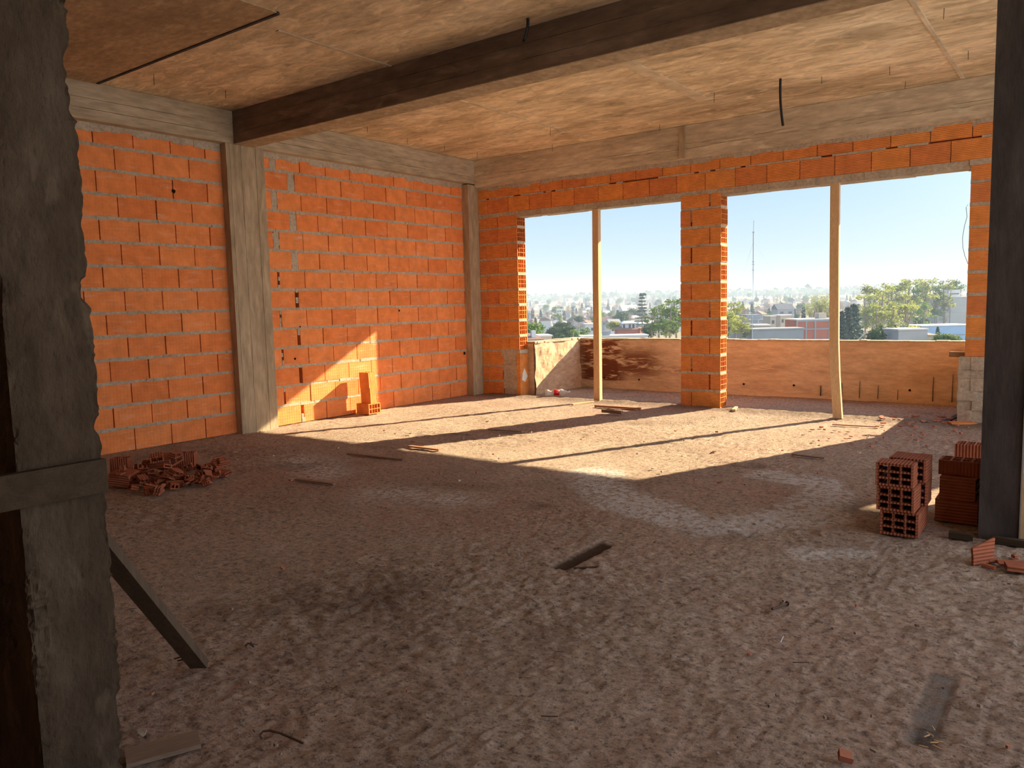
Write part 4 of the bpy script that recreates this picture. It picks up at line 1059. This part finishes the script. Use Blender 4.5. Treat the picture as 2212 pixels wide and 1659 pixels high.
e, w, h = building('house', 'red house with a white-roofed upper balcony in the first opening', 'building', 1334, 1382, 712, 300, 9, m_wl[3], m_rf[1], 0, 'hip', wins=2, h=9)
b = MB(); b.box((-2.4, 1, h), (2.9, 7, h+2.4)); up_ = b.build('upper_storey', m_wl[1], e)
b = MB(); b.hexa([(-2.9, .2, h+2.4), (3.4, .2, h+2.4), (3.4, 7.5, h+2.4), (-2.9, 7.5, h+2.4), (-1.5, 2, h+3.2), (2.0, 2, h+3.2), (2.0, 5, h+3.2), (-1.5, 5, h+3.2)]); b.build('upper_roof', m_rf[0], e)
for x in (-1.6, .6, 2.0): b = MB(); b.box((x-.4, .9, h+.3), (x+.4, 1.05, h+2.0)); b.build('window', m_win, up_)
b = MB(); b.box((w/2, -.5, h-4), (w/2+1.8, 5, h+.6)); b.build('side_wall', plain('orange_render', (.72, .30, .17), .9), e)
e, w, h = building('shop', 'long white flat-roofed shop with a red painted sign low in the first opening', 'building', 1256, 1400, 727, 225, 8, m_wl[1], m_rf[0], h=7)
b = MB()
for q in range(5): b.bar((w/2-2.3+q*.24, -.06, h-.75), (w/2-2.1+q*.24, -.06, h-.35-.1*(q % 2)), .12, .10)
b.build('sign_lettering', plain('red_paint', (.62, .06, .05), .7), e)
b = MB(); b.box((-w/2+6.2, .5, h), (-w/2+8.2, 2.2, h+1.6)); b.build('roof_tank', m_wl[4], e)
building('house', 'white house with a small balcony left of the left-hand pine post', 'building', 1264, 1284, 701, 340, 9, m_wl[1], m_rf[0], wins=2)
building('house', 'white-walled house with small windows right of the left-hand pine post', 'building', 1319, 1344, 702, 345, 9, m_wl[1], m_rf[2], .2, 'gable', wins=3)
e, w, h = building('house', 'house with a reddish hipped roof at the left edge of the first opening', 'building', 1122, 1176, 733, 175, 10, m_wl[2], m_rf[1], .25, 'hip')
b = MB(); b.box((w*.05, 1, h), (w*.05+1.0, 2.2, h+1.9)); b.build('chimney', m_wl[1], e)
building('house', 'cream flat house beside the reddish hipped roof', 'building', 1163, 1192, 727, 190, 8, m_wl[2], m_rf[0], .1)
e, w, h = building('house', 'small white house with a steep gable and chimney in the first opening', 'building', 1184, 1200, 692, 500, 8, m_wl[1], m_rf[1], 1.3, 'gable')
b = MB(); b.box((-.6, 1, h), (.6, 2.2, h+3.4)); b.build('chimney', m_wl[1], e)
building('house', 'white two-storey flat house high in the first opening', 'building', 1203, 1218, 668, 800, 10, m_wl[1], m_rf[0], wins=3, rows=2)
building('warehouse', 'long white warehouse roof left of the tiered pine', 'building', 1345, 1380, 671, 700, 18, m_wl[0], m_rf[0], .1, 'gable')
e, w, h = building('housing_block', 'long dark red housing estate along the skyline of the first opening', 'building', 1186, 1262, 652, 2300, 40, m_wl[3], m_rf[1], 0, 'gable', h=22)
e, w, h = building('housing_block', 'long dark red housing estate on the skyline right of the left-hand post', 'building', 1300, 1386, 647, 2300, 40, m_wl[3], m_rf[1], 0, 'gable', h=22)
e, w, h = building('housing_block', 'lower dark red housing estate left on the skyline', 'building', 1215, 1330, 655, 2100, 40, m_wl[3], m_rf[0], 0, 'flat', h=14)

# the rest of the roofs and trees
def on_ground(u, v):
    D = 150.0
    while D < 4200:
        p = far_point(u, v, D)
        if p[2] < gz(p[0], p[1]): return p, D
        D *= 1.03
    return None, None
HB = {}
def house_mesh(t):
    if t not in HB:
        w, d, h = U(7, 13), U(7, 12), U(3, 6); b = MB(); b.box((-w/2, -d/2, -1), (w/2, d/2, h), 0)
        if t % 3 == 0: b.box((-w/2-.2, -d/2-.2, h), (w/2+.2, d/2+.2, h+.4), 1); b.box((-w*.2, -d*.1, h+.4), (0, d*.2, h+2), 0)
        else: b.hexa([(-w/2-.4, -d/2-.4, h), (w/2+.4, -d/2-.4, h), (w/2+.4, d/2+.4, h), (-w/2-.4, d/2+.4, h), (-w*.3, -.1, h+2.2), (w*.3, -.1, h+2.2), (w*.3, .1, h+2.2), (-w*.3, .1, h+2.2)], 1)
        for q in (-.28, .05, .3): b.box((w*q-.6, -d/2-.05, h-2.1), (w*q+.6, -d/2+.1, h-.9), 2)
        o = b.build('far_house', [m_wl[(0, 1, 2, 1, 2, 0)[t % 6]], m_rf[(0, 1, 0, 0, 2, 1)[t % 6]], m_win]); HB[t] = o.data; bpy.data.objects.remove(o)
    return HB[t]
def far_copy(name, me, p, s_, label, cat, group):
    o = bpy.data.objects.new(name, me); COL.objects.link(o); o.location = p; o.scale = (s_, s_, s_); o.rotation_euler = (0, 0, U(0, 6.28)); return tag(o, label, cat, group)
ranges = [(1138, 1472), (1572, 2090)]
spots_ = []
def free_spot(p, r):
    if any((p[0]-q[0])**2+(p[1]-q[1])**2 < (r+q[2])**2 for q in spots_): return False
    spots_.append((p[0], p[1], r)); return True
hl = ['flat-roofed pale house among the trees of the hazy town', 'tile-roofed house among the trees of the hazy town', 'pale-roofed house among the trees of the hazy town']
n = 0
while n < 210:
    a = rnd.choice((0, 1, 1)) if rnd.random() < .6 else 0; u = U(*ranges[a]); v = 655+ (rnd.random()**1.25)*66-(u-1140)*.010
    p, D = on_ground(u, v)
    if p is None or D < 330 or not free_spot(p, 6.0*(1+D/3500)): continue
    t = rnd.randrange(12); far_copy('far_house', house_mesh(t), (p[0], p[1], gz(p[0], p[1])), U(.62, 1.05)*(1+D/3500), hl[0 if t % 3 == 0 else (1 if (0, 1, 0, 0, 2, 1)[t % 6] == 1 else 2)], 'house', 'small houses of the hazy town'); n += 1
kinds = [('round', m_leaf_d), ('round', m_leaf_m), ('bare', m_leaf_b), ('bare', m_leaf_b), ('bare', m_leaf_b), ('airy', m_leaf_m), ('column', m_leaf_n), ('conifer', m_leaf_n)]
tl = {'round': 'round-crowned tree between the houses of the hazy town', 'bare': 'bare brownish tree between the houses of the hazy town', 'airy': 'loose green tree between the houses of the hazy town', 'column': 'narrow dark tree between the houses of the hazy town', 'conifer': 'dark conifer between the houses of the hazy town'}
n = 0
while n < 300:
    u = U(*ranges[0 if rnd.random() < .45 else 1]); v = 652+(rnd.random()**1.15)*68-(u-1140)*.012
    p, D = on_ground(u, v)
    if p is None or D < 300 or not free_spot(p, 1.5): continue
    kd, lf = rnd.choice(kinds); far_copy('far_tree', tree_mesh(kd, lf, rnd.randrange(2)), (p[0], p[1], gz(p[0], p[1])-.3), U(.7, 1.2)*(1+D/2600), tl[kd], 'tree', 'trees of the hazy town'); n += 1
# the woods closing the skyline
b = MB()
for q in range(1500):
    a = math.radians(U(85, 142)); r = U(2300, 4000); x, y = 5+r*math.cos(a), -8+r*math.sin(a); z = gz(x, y); w = U(14, 34); hh = U(8, 17)
    leafy(b, [(x, y, z+hh*.5, w, w, hh)], 9, 8.0, 0)
tag(b.build('treeline', m_leaf_d), 'hazy line of distant woods along the skyline', 'woods', None, 'stuff')

# mast, poles and cables
pm = far_point(1627, 640, 1500); top = far_point(1629, 478, 1500)[2]; e = empty('radio_mast', (pm[0], pm[1], gz(pm[0], pm[1])), 'tall thin guyed radio mast against the sky', 'mast')
H = top-e.location.z; m_mast = plain('mast_grey', (.30, .34, .40), .7)
b = MB(); b.tube([(0, 0, 0), (0, 0, H*.86)], 1.3, 6); b.tube([(0, 0, H*.86), (0, 0, H)], .6, 5); b.build('lattice_shaft', m_mast, e)
for f_ in (.40, .47, .50, .86): b = MB(); b.box((-2.4, -1.2, H*f_-.8), (2.4, 1.2, H*f_+.8)); b.build('antenna_ring', m_mast, e)
for a, f_ in ((.4, .75), (2.5, .75), (4.6, .75), (.4, .45), (2.5, .45)): b = MB(); b.tube([(0, 0, H*f_), (math.cos(a)*70, math.sin(a)*70, 0)], .10, 4); b.build('guy_wire', m_mast, e)
def pole(name, label, u, vt, D, h, r, arm=0.0, cross=0.0):
    p = far_point(u, vt, D); e = empty(name, (p[0], p[1], p[2]-h), label, 'pole', None, YAW)
    b = MB(); b.tube([(0, 0, 0), (0, 0, h)], [r*1.3, r], 8); b.build('shaft', m_mast, e)
    if arm: b = MB(); b.tube([(0, 0, h), (arm*.4, 0, h+.35), (arm, 0, h+.4)], r*.6, 6); b.build('arm', m_mast, e)
    if cross: b = MB(); b.box((-cross/2, -.08, h-.9), (cross/2, .08, h-.7)); b.build('crossarm', m_mast, e)
pole('utility_pole', 'tall utility pole with a crossarm above the cream houses', 1712, 644, 260, 16, .11, 0, 1.6)
pole('street_lamp', 'dark lamp pole with a short arm at the left end of the grey building', 1625, 679, 190, 14, .09, .8)
pole('street_lamp', 'street lamp with a long curved arm before the grey-roofed shed', 1638, 692, 230, 9, .09, 1.6)
pole('utility_pole', 'slim pole with a crossarm right of the red house', 1420, 714, 200, 9, .08, 0, 1.8)
pole('utility_pole', 'short pole low beside the palm in the first opening', 1251, 710, 230, 9, .09, 0, 1.0)
b = MB(); p0 = far_point(1852, 735, 150); p1 = far_point(1872, 717, 150); b.tube([p0, p1], .09, 6)
tag(b.build('slanting_pole', m_wl[2]), 'slanting pale pole rising over the parapet left of the dark round tree', 'pole')

# haze over the town: a real scattering layer
k = bpy.data.materials.new('town_haze'); k.use_nodes = True; t = k.node_tree; t.nodes.clear()
vs_ = t.nodes.new('ShaderNodeVolumeScatter'); vs_.inputs['Color'].default_value = (.34, .45, .60, 1); vs_.inputs['Density'].default_value = .0006; vs_.inputs['Anisotropy'].default_value = .0
t.links.new(vs_.outputs[0], t.nodes.new('ShaderNodeOutputMaterial').inputs['Volume'])
b = MB()
b.box((-4500, 80, -40), (2500, 4600, 26))
o = b.build('haze', k); tag(o, 'pale blue haze lying over the distant town', 'haze', None, 'stuff')
